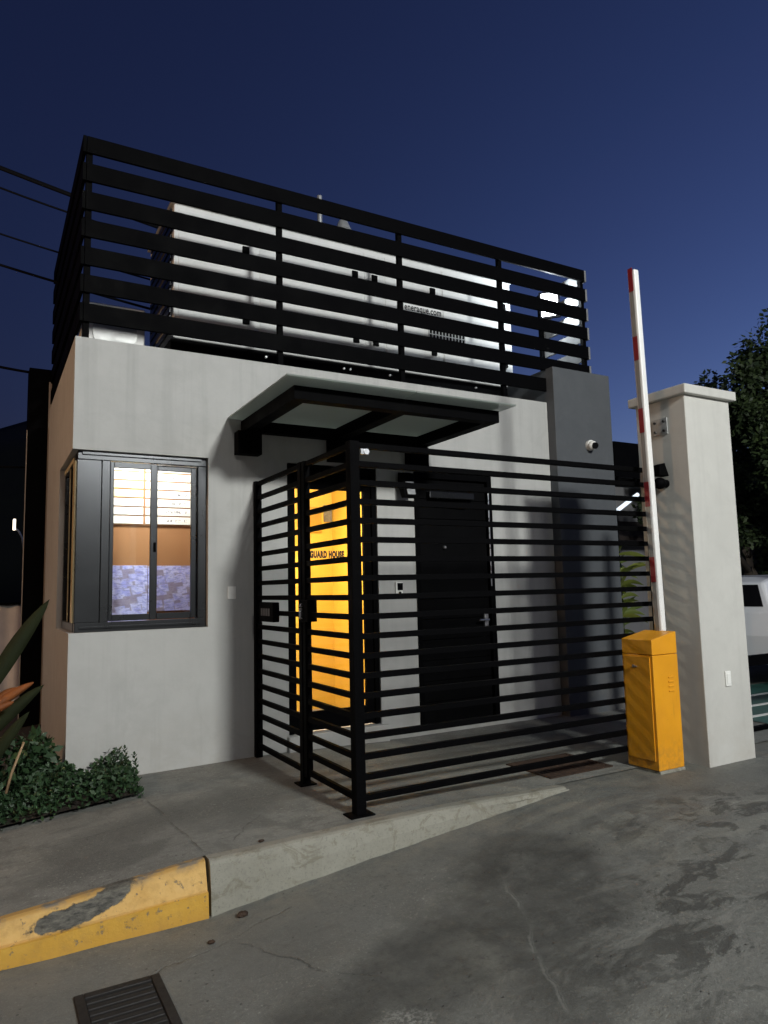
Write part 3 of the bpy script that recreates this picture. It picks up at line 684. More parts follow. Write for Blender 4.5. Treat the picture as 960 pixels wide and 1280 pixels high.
# ------------------------------------------------------------------ barred enclosure
NB = 19; BZ = rng(0.135, 2.405, NB-1)
def gz(x): return walk_z(x)
ff = thing('barred_fence', 'long black horizontal-bar fence running from the corner post to the barrier', 'fence', (2.1, 4.14, 0))
MB().box((2.07, 4.10, gz(2.1)), (2.14, 4.17, 2.43), 0.003).build('corner_post', M['black'], ff)
MB().box((2.02, 4.075, gz(2.1)), (2.19, 4.195, gz(2.1)+0.010), 0.002).build('base_plate', M['black'], ff)
for z in BZ: box('rail', (2.141, 4.115, z-0.019), (4.93, 4.155, z+0.019), M['black'], ff, 0.002)
MB().box((4.93, 4.11, 0.012), (4.975, 4.16, 2.43), 0.003).build('end_post', M['black'], ff)
MB().cyl((2.19, 4.09, 2.36), (2.19, 4.112, 2.36), 0.02, 12).box((2.15, 4.098, 2.34), (2.21, 4.114, 2.38), 0.003).build('hinge', M['steel'], ff)
sp = thing('side_fence', 'narrow fixed panel of black bars beside the guard house wall', 'fence', (2.1, 5.9, 0))
MB().box((2.075, 5.99, gz(2.1)), (2.135, 6.046, 2.43), 0.003).build('post', M['black'], sp)
MB().box((2.075, 4.965, gz(2.1)), (2.135, 5.025, 2.43), 0.003).build('post', M['black'], sp)
MB().box((2.04, 4.93, gz(2.1)), (2.17, 5.06, gz(2.1)+0.010), 0.002).build('base_plate', M['black'], sp)
for z in BZ: box('rail', (2.09, 5.026, z-0.019), (2.12, 5.989, z+0.019), M['black'], sp, 0.002)
sg = thing('barred_gate', 'black barred gate leaf with a lock between two posts of the enclosure', 'gate', (2.1, 4.6, 0))
MB().box((2.08, 4.905, 0.10), (2.13, 4.960, 2.43), 0.003).build('gate_stile', M['black'], sg)
for z in BZ: box('rail', (2.09, 4.171, z-0.019), (2.12, 4.904, z+0.019), M['black'], sg, 0.002)
MB().box((2.062, 4.82, 1.22), (2.14, 4.97, 1.38), 0.006).build('lock_case', M['black'], sg)
MB().cyl((2.05, 4.93, 1.34), (2.062, 4.93, 1.34), 0.014).box((2.045, 4.915, 1.24), (2.061, 4.945, 1.32), 0.003).build('latch', M['steel'], sg)
lb = thing('key_box', 'black lock box hung on the bars left of the gate', 'lock box', (2.07, 5.65, 1.3))
MB().box((2.03, 5.45, 1.20), (2.088, 5.78, 1.36), 0.008).build('case', M['black'], lb)
kp = MB()
for i in range(4): kp.box((2.026, 5.52+i*0.055, 1.25), (2.0295, 5.56+i*0.055, 1.31), 0.001)
kp.build('keypad', simple('grey_keys', (0.10, 0.10, 0.11), 0.5), lb)

# ------------------------------------------------------------------ boom barrier
bb = thing('boom_barrier', 'yellow orange barrier cabinet with raised red and white boom arm', 'barrier', (4.64, 3.97, 0))
box('base_slab', (4.505, 3.815, -0.02), (4.79, 4.125, 0.021), M['kerb_plain'], bb, 0.006)
def cabprof(z): return z
MB().prism([(3.82, 0.022), (4.12, 0.022), (4.12, 0.885), (3.82, 0.885)], 'x', 4.50, 4.785).build('cabinet', M['yellow'], bb, bevel=0.004)
hd = MB()
A = [(4.50, 3.82, 0.888), (4.785, 3.82, 0.888), (4.785, 4.12, 0.888), (4.50, 4.12, 0.888)]; B = [(4.50, 3.82, 1.005), (4.785, 3.82, 1.06), (4.785, 4.12, 1.06), (4.50, 4.12, 1.005)]
va = [hd.bm.verts.new(p) for p in A]; vb = [hd.bm.verts.new(p) for p in B]
hd.bm.faces.new(va[::-1]); hd.bm.faces.new(vb)
for k in range(4): hd.bm.faces.new((va[k], va[(k+1) % 4], vb[(k+1) % 4], vb[k]))
hd.build('head_cover', M['yellow'], bb, bevel=0.006)
dp = MB().box((4.492, 3.845, 0.09), (4.4995, 4.10, 0.872), 0.002).build('cabinet_door', M['yellow'], bb)
MB().cyl((4.484, 4.0, 0.795), (4.4915, 4.0, 0.795), 0.012).box((4.482, 3.965, 0.790), (4.4915, 4.0, 0.80), 0.001).build('lock', M['steel'], dp)
vt = MB()
for i in range(4): vt.box((4.66, 3.813, 0.60+i*0.035), (4.72, 3.8195, 0.613+i*0.035), 0.003)
vt.build('vents', M['yellow'], bb)
bs, be = Vector((4.80, 3.98, 1.03)), Vector((4.745, 3.98, 4.10))
d_ = (be-bs); ang = math.atan2(d_.x, d_.z)
def boom_box(a, b, x0, x1, y0, y1, name, mat, parent, bev=0.004):
    m = MB().box((x0, y0, a), (x1, y1, b), bev)
    bmesh.ops.transform(m.bm, matrix=Matrix.Translation(bs) @ Matrix.Rotation(ang, 4, 'Y'), verts=m.bm.verts)
    return m.build(name, mat, parent)
L = d_.length
arm = boom_box(-0.10, L, -0.026, 0.032, -0.038, 0.038, 'boom_arm', M['white_paint'], bb, 0.010)
boom_box(0.02, L-0.03, -0.0315, -0.0265, -0.020, 0.020, 'grey_channel', simple('grey_rubber', (0.30, 0.29, 0.28), 0.6), arm, 0.001)
for z in (0.42, 1.04, 1.66, 2.28, 2.88):
    boom_box(z, z+0.205, -0.0345, -0.0320, -0.024, 0.024, 'red_stripe', M['red'], arm, 0.0008)

# ------------------------------------------------------------------ gate pillar
gp = thing('gate_pillar', 'pale plastered gate pillar with an overhanging flat cap', 'pillar', (5.27, 3.95, 0))
box('shaft', (4.98, 3.74, -0.1), (5.56, 4.24, 2.985), M['pillar'], gp, 0.006)
box('cap', (4.935, 3.695, 2.986), (5.605, 4.285, 3.065), M['pillar'], gp, 0.008)
mp_ = thing('mounting_plate', 'small galvanised plate with four bolts high on the gate pillar', 'plate', (4.97, 3.99, 2.77))
box('plate', (4.968, 3.915, 2.69), (4.979, 4.065, 2.83), M['grey_metal'], mp_, 0.002)
for y in (3.945, 4.035):
    for z in (2.72, 2.80): MB().cyl((4.955, y, z), (4.9675, y, z), 0.011, 8).build('bolt', M['iron'], mp_)
hn = thing('beam_sensor', 'black hooded sensor on an arm on the side of the gate pillar', 'sensor', (4.95, 3.98, 2.28))
MB().sphere((4.90, 3.97, 2.27), 0.05, (1.1, 1, 1)).cyl((4.93, 3.97, 2.27), (4.979, 3.97, 2.27), 0.035).build('body', M['black'], hn, True)
MB().prism([(4.86, 2.33), (4.975, 2.33), (4.93, 2.44), (4.86, 2.42)], 'y', 3.93, 4.01).build('hood', M['black'], hn, bevel=0.006)
sk = thing('socket_cover', 'small white weatherproof plate low on the front of the gate pillar', 'socket', (5.27, 3.735, 0.66))
box('plate', (5.235, 3.727, 0.60), (5.30, 3.739, 0.72), M['white_plastic'], sk, 0.004)
box('flap', (5.246, 3.722, 0.62), (5.289, 3.7268, 0.70), M['white_plastic'], sk, 0.002)

# sliding gate edge beside the pillar
slg = thing('sliding_gate', 'black steel sliding gate leaf half hidden behind the gate pillar', 'gate', (6.2, 4.4, 0))
MB().box((5.93, 4.32, 0.0), (6.03, 4.38, 2.6), 0.004).build('stile', M['black'], slg)
MB().box((6.031, 4.325, 0.62), (8.6, 4.375, 0.72), 0.004).build('middle_rail', M['black'], slg)
MB().box((6.031, 4.325, 0.0), (8.6, 4.375, 0.05), 0.004).build('bottom_rail', M['black'], slg)
MB().box((8.6, 4.32, 0.0), (8.7, 4.38, 2.6), 0.004).build('stile', M['black'], slg)

# ------------------------------------------------------------------ small fittings on walls
dc = thing('dome_camera', 'white ball security camera with black lens on the dark grey column', 'camera', (6.1, 5.9, 3.05))
cxx, czz = 6.14, 3.06
MB().cyl((cxx, 5.895, czz), (cxx, 5.929, czz), 0.062, 24).build('base', M['white_plastic'], dc)
MB().sphere((cxx-0.01, 5.87, czz-0.01), 0.055, seg=24).build('ball', M['white_plastic'], dc, True)
MB().cyl((cxx-0.018, 5.812, czz-0.022), (cxx-0.013, 5.85, czz-0.014), 0.038, 20).build('lens', M['carglass'], dc)
wlp = thing('wall_lamp', 'black angled wall lamp, unlit, between the two doors', 'lamp', (3.6, 6.0, 2.45))
MB().box((3.60, 5.98, 2.44), (3.74, 6.048, 2.60), 0.01).build('mount', M['black'], wlp)
MB().prism([(5.99, 2.60), (5.90, 2.50), (5.86, 2.34), (5.93, 2.33), (6.0, 2.47)], 'x', 3.55, 3.70).build('head', M['black'], wlp, bevel=0.008)
MB().prism([(5.895, 2.49), (5.858, 2.36), (5.852, 2.363), (5.889, 2.493)], 'x', 3.58, 3.67).build('lens', M['grey_metal'], wlp)
swp = thing('blank_plate', 'small white blank switch plate on the wall right of the corner window', 'switch', (1.875, 6.04, 1.44))
box('plate', (1.84, 6.04, 1.39), (1.912, 6.049, 1.50), M['white_plastic'], swp, 0.003)
rd = thing('card_reader', 'small black and white reader on the wall between the two doors', 'card reader', (3.56, 6.04, 1.45))
box('body', (3.52, 6.025, 1.38), (3.60, 6.049, 1.51), M['white_plastic'], rd, 0.005)
box('face', (3.535, 6.019, 1.43), (3.595, 6.0248, 1.50), M['black'], rd, 0.002)
MB().cyl((3.56, 6.012, 1.405), (3.56, 6.0248, 1.405), 0.012, 14).build('button', M['black'], rd)

# ------------------------------------------------------------------ drains and loose bits
gt = thing('floor_grate', 'rusty flat grating let into the pavement under the barred fence', 'grate', (4.1, 4.4, 0.01))
gm = MB().box((3.72, 4.16, 0.0), (3.75, 4.68, 0.020)).box((4.34, 4.16, 0.0), (4.37, 4.68, 0.020)).box((3.75, 4.16, 0.0), (4.34, 4.19, 0.020)).box((3.75, 4.65, 0.0), (4.34, 4.68, 0.020))
gm.build('grate_frame', M['rust'], gt)
gm = MB()
for i in range(14): gm.box((3.752, 4.21+i*0.031, 0.0), (4.338, 4.226+i*0.031, 0.018))
gm.build('bars', M['rust'], gt)
MB().box((3.751, 4.191, -0.01), (4.339, 4.649, 0.013)).build('pit', M['pit'], gt)
dz = -0.25
dg = thing('road_drain', 'dark cast iron drain grate set in the road near the painted kerb', 'drain', (0.55, 3.25, dz))
gm = MB().box((0.385, 2.75, dz-0.04), (0.425, 3.46, dz+0.012)).box((0.70, 2.75, dz-0.04), (0.74, 3.46, dz+0.012)).box((0.425, 3.42, dz-0.04), (0.70, 3.46, dz+0.012)).box((0.425, 2.75, dz-0.04), (0.70, 2.79, dz+0.012))
gm.build('drain_frame', M['iron'], dg, bevel=0.004)
gm = MB()
for i in range(13): gm.box((0.427, 2.80+i*0.048, dz-0.03), (0.698, 2.826+i*0.048, dz+0.008), 0.004)
gm.build('bars', M['iron'], dg)
MB().box((0.426, 2.791, dz-0.04), (0.699, 3.419, dz+0.002)).build('pit', M['pit'], dg)
for i, (x, y, r, lab) in enumerate(((1.23, 3.78, 0.022, 'dark pebble lying in the gutter at the end of the yellow kerb'), (1.02, 3.62, 0.014, 'tiny brown pebble on the road below the yellow kerb end'), (1.43, 4.05, 0.013, 'tiny dark pebble on the pavement above the pale kerb'))):
    z = walk_z(x) if y > 4 else road_z(x)
    m = MB().sphere((x, y, z+r*0.45), r, (1.4, 1, 0.7), 10)
    for v_ in m.bm.verts: v_.co += Vector((random.uniform(-1, 1), random.uniform(-1, 1), random.uniform(-1, 1)))*r*0.12
    tag(m.build('pebble', M['rust']), lab, 'pebble', 'pebbles by the kerb')

# ------------------------------------------------------------------ plants
def leaf_quads(m, n, sampler, size, flat=0.4):
    """many small pointed leaves (two triangles folded along the midrib)"""
    for i in range(n):
        p, nrm = sampler()
        d = Vector((random.gauss(0, 1), random.gauss(0, 1), random.gauss(0, 1)*flat)).normalized()
        d = (d + nrm*0.7).normalized(); s_ = size*random.uniform(0.6, 1.35)
        sd_ = d.cross(Vector((random.gauss(0, 1), random.gauss(0, 1), random.gauss(0, 1)))).normalized()*s_*0.27
        v0 = m.bm.verts.new(p); v1 = m.bm.verts.new(p+d*s_*0.5+sd_); v2 = m.bm.verts.new(p+d*s_); v3 = m.bm.verts.new(p+d*s_*0.5-sd_)
        m.bm.faces.new((v0, v1, v2, v3))
m = MB()
def hedge_sample():
    while True:
        x = random.uniform(-2.2, 1.03); y = random.uniform(5.40, 6.25)
        top = 0.20 + 0.05*math.sin(x*9+y*5) + 0.035*math.sin(x*23+1)
        if x > 0.86: top += 0.05*math.sin((x-0.86)*18)
        e = min(1, (y-5.38)/0.16)*min(1, (1.05-x)/0.10)
        h = top*max(0.25, math.sqrt(max(0, e)))
        if x > X0 and y > FY-0.03: continue
        z = walk_z(x) + h*random.random()**0.4
        return Vector((x, y, z)), Vector((0, -0.35, 0.7))
leaf_quads(m, 15000, hedge_sample, 0.040, 0.6)
for cx, cy, h in ((0.93, 5.62, 0.33), (0.98, 5.52, 0.29), (0.72, 5.6, 0.25), (0.55, 5.75, 0.28)):
    for k in range(46):
        f = k/46; a = k*2.4
        p = Vector((cx+0.02*math.sin(f*3), cy, walk_z(cx)+h*f)); d = Vector((math.cos(a), math.sin(a), 0.9)).normalized()
        s_ = 0.042*(1.15-0.4*f); sd_ = d.cross(Vector((0, 0, 1))).normalized()*s_*0.3
        vv = [m.bm.verts.new(q) for q in (p, p+d*s_*0.5+sd_, p+d*s_, p+d*s_*0.5-sd_)]; m.bm.faces.new(vv)
hg = m.build('ground_cover', M['leaf_hedge'])
tag(hg, 'low dense ground cover of small glossy leaves along the foot of the guard house', 'ground cover', kind='stuff')

def blade(m, base, tip, width, droop, n=12, fold=0.25):
    base, tip = Vector(base), Vector(tip); d = tip-base; side = d.cross(Vector((0.3, 1, 0.2))).normalized()
    L_ = []
    for i in range(n+1):
        f = i/n; p = base + d*f + Vector((0, 0, droop*math.sin(math.pi*f)))
        w = width*(math.sin(math.pi*min(1, f*0.93+0.07))**0.7)
        nm = side.cross(d).normalized()*w*fold
        L_.append((m.bm.verts.new(p-side*w+nm), m.bm.verts.new(p), m.bm.verts.new(p+side*w+nm)))
    for a, b in zip(L_, L_[1:]):
        m.bm.faces.new((a[0], a[1], b[1], b[0])); m.bm.faces.new((a[1], a[2], b[2], b[1]))
hp = thing('heliconia', 'tall broad-leaved plant with orange flowers left of the guard house', 'plant', (0.1, 5.6, 0))
for b, tp, w in (((-0.02, 5.6, 0.70), (0.41, 5.62, 1.43), 0.055), ((-0.35, 5.55, 0.4), (-0.1, 5.5, 1.5), 0.07), ((-0.1, 5.7, 0.35), (0.40, 5.75, 0.82), 0.05), ((-0.3, 5.7, 0.3), (0.2, 5.8, 0.62), 0.05), ((-0.4, 5.6, 0.3), (-0.7, 5.5, 1.2), 0.07), ((0.0, 5.65, 0.2), (0.30, 5.6, 0.66), 0.04)):
    mm = MB(); blade(mm, b, tp, w, 0.03); lo = mm.build('leaf', M['leaf_big'], hp, True)
    md = lo.modifiers.new('thickness', 'SOLIDIFY'); md.thickness = 0.003
    MB().tube([(b[0]*0.5-0.05, b[1], -0.05), ((b[0]*0.7+tp[0]*0.05)-0.02, b[1], b[2]*0.6), b, tuple(Vector(b).lerp(Vector(tp), 0.4)+Vector((0, 0, 0.02)))], [0.012, 0.010, 0.008, 0.003], 8).build('stem', M['stalk'] if b[2] < 0.3 else M['leaf_big'], hp, True)
for b, tp in (((0.02, 5.58, 0.66), (0.32, 5.58, 0.86)), ((0.05, 5.6, 0.70), (0.22, 5.6, 0.83)), ((-0.02, 5.57, 0.62), (0.20, 5.57, 0.74))):
    mm = MB(); blade(mm, b, tp, 0.028, 0.012, 8, 0.7); fo = mm.build('flower', M['flower'], hp, True)
    md = fo.modifiers.new('thickness', 'SOLIDIFY'); md.thickness = 0.008
MB().tube([(-0.05, 5.6, 0), (-0.02, 5.59, 0.4), (0.03, 5.58, 0.68)], 0.010).build('flower_stem', M['leaf_big'], hp, True)
MB().tube([(0.17, 5.52, 0.15), (0.20, 5.52, 0.28), (0.27, 5.53, 0.47)], [0.010, 0.009, 0.007]).build('dry_stalk', M['stalk'], hp, True)
sb = thing('shrub', 'dark leafy shrub growing behind the ground cover at the left edge', 'shrub', (0.2, 5.9, 0))
m = MB()
def shrub_sample():
    while True:
        u = Vector((random.gauss(0, 1), random.gauss(0, 1), random.gauss(0, 1))).normalized()*random.random()**0.3
        c_, s3 = random.choice((((0.14, 5.98, 0.22), (0.28, 0.2, 0.22)), ((-0.25, 5.95, 0.30), (0.35, 0.25, 0.28)), ((0.36, 6.1, 0.24), (0.14, 0.16, 0.18))))
        p = Vector(c_)+Vector((u.x*s3[0], u.y*s3[1], u.z*s3[2]))
        if p.x > X0-0.02 and p.y > FY: continue
        return p, u
leaf_quads(m, 1100, shrub_sample, 0.075, 0.8); m.build('foliage', M['leaf_hedge'], sb)
MB().tube([(0.15, 5.95, 0), (0.17, 5.95, 0.2), (0.22, 5.95, 0.4)], [0.014, 0.012, 0.006]).build('stem', M['bark'], sb)

def tree(loc, h, lobes, label, nleaf=9000, size=0.20, name='tree', group='trees beyond the gate', seed=1):
    random.seed(seed)
    tr = thing(name, label, 'tree', loc, group); x, y, z = loc
    m = MB()
    def wob(i): return Vector((math.sin(i*1.7+seed)*0.07, math.cos(i*1.3+seed)*0.07, 0))*h/5
    pts = [Vector((x, y, z+h*0.62*i/7))+wob(i)*(i > 0) for i in range(8)]
    m.tube(pts, [0.035*h*(1-0.09*i) for i in range(8)], 10)
    for (lx, ly, lz, lr) in lobes:
        st = pts[3+random.randrange(4)]; en = Vector((x+lx, y+ly, z+lz))
        md_ = st.lerp(en, 0.5)+Vector((random.uniform(-.2, .2), random.uniform(-.2, .2), 0.15))
        m.tube([st, md_, en], [0.014*h, 0.009*h, 0.003*h], 7)
    m.build('trunk', M['bark'], tr, True)
    m = MB(); wts = [l_[3]**2 for l_ in lobes]
    subs = []
    for l_ in lobes:
        for k in range(16):
            u = Vector((random.gauss(0, 1), random.gauss(0, 1), random.gauss(0, 1))).normalized()
            subs.append((Vector((x+l_[0], y+l_[1], z+l_[2]))+u*l_[3]*random.uniform(0.55, 1.0), l_[3]*random.uniform(0.18, 0.38)))
    def smp():
        c_, r_ = random.choice(subs)
        u = Vector((random.gauss(0, 1), random.gauss(0, 1), random.gauss(0, 1)*0.75)).normalized()
        return c_+u*r_*random.random()**0.45, (u+Vector((0, 0, -0.35))).normalized()
    leaf_quads(m, nleaf, smp, size, 0.7)
    m.build('crown', M['leaf_tree'], tr)
    return tr
tree((14.75, 8.45, 0), 7.2, [(0.2, 0, 6.2, 1.15), (-0.7, 0.2, 5.1, 1.05), (0.8, 0, 5.0, 1.3), (-1.15, 0, 4.3, 0.85), (0, -0.4, 3.9, 1.1), (1.4, 0, 3.8, 1.1), (0.9, 0, 6.9, 0.8)], 'tall leafy tree rising highest at the right edge beyond the gate pillar', 24000, 0.125, seed=3)
tree((15.9, 10.5, 0), 6.0, [(-1.2, 0, 5.2, 1.0), (-0.2, 0, 5.0, 1.1), (-1.6, 0, 4.1, 1.0), (0.4, 0, 3.8, 1.2), (-0.6, -0.3, 3.0, 1.1), (-2.2, 0, 3.2, 0.9)], 'rounder darker tree with low crown just behind the gate pillar cap', 17000, 0.13, seed=5)
tree((19.5, 11.0, 0), 6.4, [(0, 0, 5.0, 1.7), (-1.3, 0, 3.8, 1.5), (1.0, 0, 3.5, 1.6), (-0.6, 0, 2.2, 1.4)], 'dark tree mass standing farthest behind the white car', 10000, 0.2, seed=9)
random.seed(21)

# ------------------------------------------------------------------ car beyond the gate
def car(loc, rz):
    cr = bpy.data.objects.new('parked_car', None); C.objects.link(cr); cr.location = loc; cr.rotation_euler = (0, 0, rz)
    tag(cr, 'white car with dark windows parked beyond the gate pillar', 'car')
    def loc_build(m, name, mat, parent=None, smooth=False, bevel=0.0):
        o = m.build(name, mat, None, smooth, bevel); o.parent = parent or cr; return o
    prof = [(-2.1, 0.32), (-2.15, 0.7), (-2.1, 1.0), (-1.98, 1.40), (-1.7, 1.48), (-0.6, 1.51), (0.4, 1.49), (1.0, 1.42), (1.6, 1.05), (2.15, 0.95), (2.2, 0.65), (2.15, 0.32)]
    m = MB(); m.prism(prof, 'y', -0.84, 0.84)
    bmesh.ops.recalc_face_normals(m.bm, faces=m.bm.faces)
    for v_ in m.bm.verts:
        if v_.co.z > 1.03: v_.co.y *= 0.80
    loc_build(m, 'body', M['carpaint'], None, False, 0.045)
    for s in (-1, 1):
        m = MB(); y0 = s*0.845
        def yy(z): return s*(0.84-(max(0, z-1.0)/0.45)*0.165)+s*0.008
        q = [(-1.92, 1.10), (-1.84, 1.38), (0.10, 1.42), (0.92, 1.37), (1.42, 1.10)]
        f = [m.bm.verts.new((a, yy(b), b)) for a, b in q]; g_ = [m.bm.verts.new((a, yy(b)-s*0.02, b)) for a, b in q]
        m.bm.faces.new(f); m.bm.faces.new(g_[::-1])
        for k in range(5): m.bm.faces.new((f[k], f[(k+1) % 5], g_[(k+1) % 5], g_[k]))
        loc_build(m, 'side_window', M['carglass'])
        m = MB().box((-0.9, s*0.842, 0.80), (1.3, s*0.852, 0.815)).box((-2.0, s*0.842, 0.34), (2.0, s*0.86, 0.46), 0.01)
        loc_build(m, 'trim', M['black'])
        for wx in (-1.35, 1.35):
            w_ = loc_build(MB().cyl((wx, s*0.68, 0.32), (wx, s*0.87, 0.32), 0.32, 28), 'wheel', M['rubber'])
            loc_build(MB().cyl((wx, s*0.871, 0.32), (wx, s*0.878, 0.32), 0.20, 20), 'rim', M['grey_metal'], w_)
    for a, b, c_ in (((-2.07, 1.08), (-1.99, 1.37), 'rear_window'), ((1.52, 1.07), (0.97, 1.43), 'windscreen')):
        dx, dz_ = b[0]-a[0], b[1]-a[1]; nx, nz_ = -dz_, dx
        if nz_ < 0: nx, nz_ = -nx, -nz_
        ln = math.hypot(nx, nz_); nx, nz_ = nx/ln*0.012, nz_/ln*0.012
        m = MB(); V = []
        for (px, pz), w_ in ((a, 0.70), (b, 0.60)):
            for s in (-1, 1): V.append(((px+nx, s*w_, pz+nz_), (px-nx, s*w_, pz-nz_)))
        o_ = [m.bm.verts.new(V[i][0]) for i in (0, 1, 3, 2)]; i_ = [m.bm.verts.new(V[i][1]) for i in (0, 1, 3, 2)]
        m.bm.faces.new(o_); m.bm.faces.new(i_[::-1])
        for k in range(4): m.bm.faces.new((o_[k], o_[(k+1) % 4], i_[(k+1) % 4], i_[k]))
        loc_build(m, c_, M['carglass'])
    for s in (-1, 1):
        loc_build(MB().box((2.13, s*0.5-0.16, 0.72), (2.205, s*0.5+0.16, 0.84), 0.02), 'headlight', M['white_plastic'])
        loc_build(MB().box((-2.125, s*0.60-0.10, 0.33), (-2.09, s*0.60+0.10, 0.42), 0.02), 'tail_light', M['red'])
    return cr
car((11.05, 6.6, 0.01), R(3))
sheet('painted_bay', rng(6.9, 14, 6), rng(4.45, 6.2, 4), lambda x, y: 0.014, M['teal'])
for i, y in enumerate((4.75, 5.15, 5.6)):
    o = MB().box((6.9, y, 0.015), (14, y+0.06, 0.019)).build('bay_line', M['white_plastic']); struct(o)

# ------------------------------------------------------------------ neighbour house seen between column and pillar
nh = thing('neighbour_house', 'grey neighbour house with dark eaves seen between column and pillar', 'house', (12.5, 12.5, 0))
box('wall', (11.6, 12.6, 0), (16.6, 17, 4.3), M['house'], nh)
MB().box((11.2, 12.1, 4.0), (17, 17.4, 4.75), 0.02).build('eaves', M['black_matt'], nh)
MB().prism([(11.8, 2.55), (12.6, 3.0), (12.6, 2.9), (11.8, 2.45)], 'x', 11.7, 15.2).build('porch_roof', M['rooftile'], nh)
wn_ = MB().box((12.3, 12.56, 3.2), (13.2, 12.599, 3.95)).build('window', M['black'], nh)
tl2 = thing('tube_light', 'pale blue slanting lit tube between the grey column and the gate pillar', 'tube light', (8.0, 7.4, 2.6))
MB().cyl((8.16, 7.4, 2.52), (8.62, 7.4, 2.78), 0.030, 14).build('tube', M['tube'], tl2)
MB().box((8.15, 7.42, 0.0), (8.19, 7.46, 2.55)).build('pole', M['black'], tl2)
gp_ = thing('hanging_sign', 'black box sign on two hangers high between column and pillar', 'sign', (8.0, 7.2, 3.2))
MB().box((7.90, 7.15, 2.98), (8.42, 7.25, 3.50), 0.006).build('box', M['black'], gp_)
MB().box((7.96, 7.18, 2.88), (7.99, 7.22, 2.979)).box((8.33, 7.18, 2.88), (8.36, 7.22, 2.979)).box((7.9, 7.18, 2.84), (8.42, 7.22, 2.879)).build('hanger', M['black'], gp_)
MB().box((8.86, 7.17, 0.0), (8.92, 7.23, 3.30)).box((8.42, 7.18, 3.2), (8.859, 7.22, 3.25)).build('pole', M['black'], gp_)
for i, (x, y, h, lab) in enumerate(((7.55, 6.9, 1.9, 'tall yellow green garden plant seen through the bars right of the grey column'), (8.2, 7.6, 1.7, 'second garden plant behind the bars, half hidden by the gate pillar'))):
    pl = thing('garden_plant', lab, 'plant', (x, y, 0), 'garden plants behind the bars')
    m = MB()
    for k in range(70):
        a = random.uniform(0, 6.28); z = random.uniform(0.15, h); ln = random.uniform(0.25, 0.45)
        blade(m, (x, y, z), (x+math.cos(a)*ln, y+math.sin(a)*ln, z+random.uniform(-0.1, 0.3)), 0.03, 0.05, 5)
    m.build('leaves', M['leaf_palm'], pl, True)
    MB().tube([(x, y, 0), (x+0.02, y, h*0.5), (x, y, h)], [0.03, 0.02, 0.01]).build('stem', M['bark'], pl)

# ------------------------------------------------------------------ left background
M['edge_highlight'] = simple('edge_highlight', (0.42, 0.37, 0.31), 0.6)  # pale colour paints the lit edges of the dark post
dp_ = thing('dark_post', 'tall black clad gate post behind the left side of the guard house', 'post', (0.45, 9.2, 0))
MB().box((0.385, 9.15, -0.3), (0.66, 9.45, 4.16), 0.006).build('post', M['black'], dp_)
MB().box((0.375, 9.14, -0.3), (0.384, 9.17, 3.4)).build('edge_strip', M['edge_highlight'], dp_)
MB().box((0.600, 9.12, -0.3), (0.630, 9.149, 4.0)).build('edge_strip', M['edge_highlight'], dp_)
cf = thing('corrugated_fence', 'pale corrugated sheet fence beyond the plants at the left edge', 'fence', (-1, 10.2, 0))
m = MB(); n = 180
top = []; 
for i in range(n+1):
    x = -6+6.45*i/n; y = 10.2+0.022*math.sin(i*1.05)
    top.append((m.bm.verts.new((x, y, -0.3)), m.bm.verts.new((x, y, 1.36)), m.bm.verts.new((x, y+0.006, 1.36)), m.bm.verts.new((x, y+0.006, -0.3))))
for a, b in zip(top, top[1:]):
    for q in range(3): m.bm.faces.new((a[q], b[q], b[q+1], a[q+1]))
m.build('sheet', M['corrugated'], cf, True)
MB().box((-6, 10.15, 1.361), (0.45, 10.26, 1.385)).build('top_rail', M['black'], cf)
# wooded hillside
m = MB(); n = 60
random.seed(4)
rows = []
for i in range(n+1):
    x = -90+120*i/n
    top_ = 9.5+2.4*math.sin(x*0.11+1)+0.8*math.sin(x*0.6)+0.45*math.sin(x*1.9)+random.uniform(-0.25, 0.25) - 0.05*max(0, x)
    rows.append([m.bm.verts.new((x, y, z)) for y, z in ((38, -0.5), (40, top_*0.4), (44, top_*0.8), (48, top_), (70, -0.5))])
for a, b in zip(rows, rows[1:]):
    for k in range(4): m.bm.faces.new((a[k], b[k], b[k+1], a[k+1]))
struct(m.build('hill', M['hill'], smooth=True))
m = MB(); rows = []  # added hill, hides the orange glow along the right horizon
for i in range(41):
    a = R(38+72*i/40)
    hh = 8.5+1.6*math.sin(i*0.5)+1.0*math.sin(i*1.7)+random.uniform(-0.3, 0.3)
    rows.append([m.bm.verts.new((r_*math.sin(a), r_*math.cos(a), z)) for r_, z in ((44, -0.5), (46, hh*0.5), (50, hh), (70, -0.5))])
for a, b in zip(rows, rows[1:]):
    for k in range(3): m.bm.faces.new((a[k], b[k], b[k+1], a[k+1]))
struct(m.build('hill', M['hill'], smooth=True))
sl = thing('street_lamp', 'small lit street lamp on a curved arm far off at the left edge', 'street lamp', (1.0, 25, 0))
MB().tube([(1.06, 25, -0.4), (1.06, 25, 2.2), (1.05, 25, 2.9), (0.99, 25, 3.3), (0.90, 25, 3.5), (0.80, 25, 3.6)], [0.05, 0.045, 0.035, 0.03, 0.03, 0.03], 8).build('pole', M['grey_metal'], sl)
MB().box((0.72, 24.93, 3.55), (0.80, 25.07, 3.90), 0.02).build('head', emit('far_lamp_glow', (1.0, 0.85, 0.65), 3.0), sl)

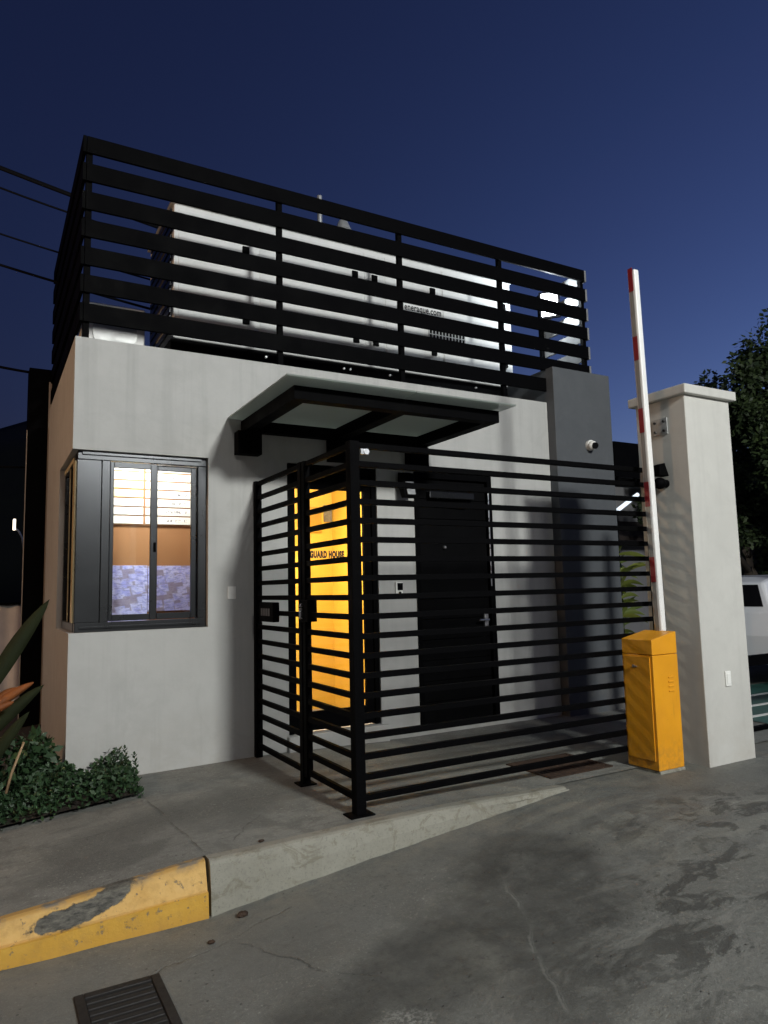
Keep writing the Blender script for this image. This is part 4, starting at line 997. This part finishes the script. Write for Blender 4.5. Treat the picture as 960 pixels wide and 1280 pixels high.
def cable(a, b, sag, r, label, n=22):
    a, b = Vector(a), Vector(b)
    pts = [a.lerp(b, i/n)+Vector((0, 0, -sag*4*(i/n)*(1-i/n))) for i in range(n+1)]
    return tag(MB().tube(pts, r, 6).build('overhead_cable', M['cable'], None, True), label, 'cable', 'overhead cables at the left')
def ray(px, py, D):
    d = r2*((px-480)/884.4) - u2*((py-640)/884.4) + fw
    return Vector((0, 0, 1.45)) + d*D
cable((-3.45, 8.4, 6.98), (1.62, 7.9, 5.60), 0.10, 0.019, 'thickest cable bundle running down to the generator top')
cable((-3.45, 8.55, 7.05), (1.62, 8.05, 5.52), 0.22, 0.011, 'thin cable sagging just below the thick bundle')
cable((-3.45, 8.5, 6.90), (1.62, 8.0, 5.66), 0.03, 0.010, 'thin cable running straight just above the thick bundle')
cable((-3.5, 9.0, 6.45), (1.60, 8.1, 5.05), 0.12, 0.010, 'upper of the two thin cables passing behind the railing corner')
cable((-3.6, 9.2, 6.15), (1.60, 8.1, 4.70), 0.10, 0.014, 'lower cable passing behind the railing to the generator')
cable((-3.2, 9.3, 5.3), (0.45, 9.3, 4.14), 0.25, 0.016, 'drooping cable ending at the top of the dark post')
cable((-3.4, 9.5, 3.0), (0.40, 9.3, 2.98), 0.03, 0.012, 'single level cable meeting the dark post half way up')

# ------------------------------------------------------------------ street lamps that light the scene, and an added fill lamp
def street_lamp(pos, label, col, head_mat, watts, soft):
    x, y, z = pos
    s = thing('street_lamp', label, 'street lamp', (x, y-1.4, -0.3))
    MB().tube([(x, y-1.4, -0.4), (x, y-1.4, z*0.6), (x, y-1.35, z-0.1), (x, y-1.1, z+0.22), (x, y-0.3, z+0.32)], [0.09, 0.075, 0.06, 0.045, 0.04], 12).build('pole', M['grey_metal'], s)
    MB().box((x-0.16, y-0.35, z+0.25), (x+0.16, y+0.35, z+0.36), 0.03).build('head', M['grey_metal'], s)
    MB().box((x-0.13, y-0.3, z+0.235), (x+0.13, y+0.3, z+0.249)).build('lens', head_mat, s)
    light('street_light', 'POINT', (x, y, z), watts, col, s, shadow_soft_size=soft)
street_lamp(KEY_POS, 'tall street lamp across the road behind the viewer', (0.985, 1.0, 0.955), M['lamp_white'], KEY_W, 0.55)
street_lamp(WARM_POS, 'warm street lamp down the road to the left', (1.0, 0.60, 0.33), M['lamp_warm'], WARM_W, 0.12)
street_lamp(FILL_POS, 'added fill lamp across the road, left of the tall one behind the viewer', (1.0, 0.96, 0.88), M['lamp_white'], FILL_W, 0.5)
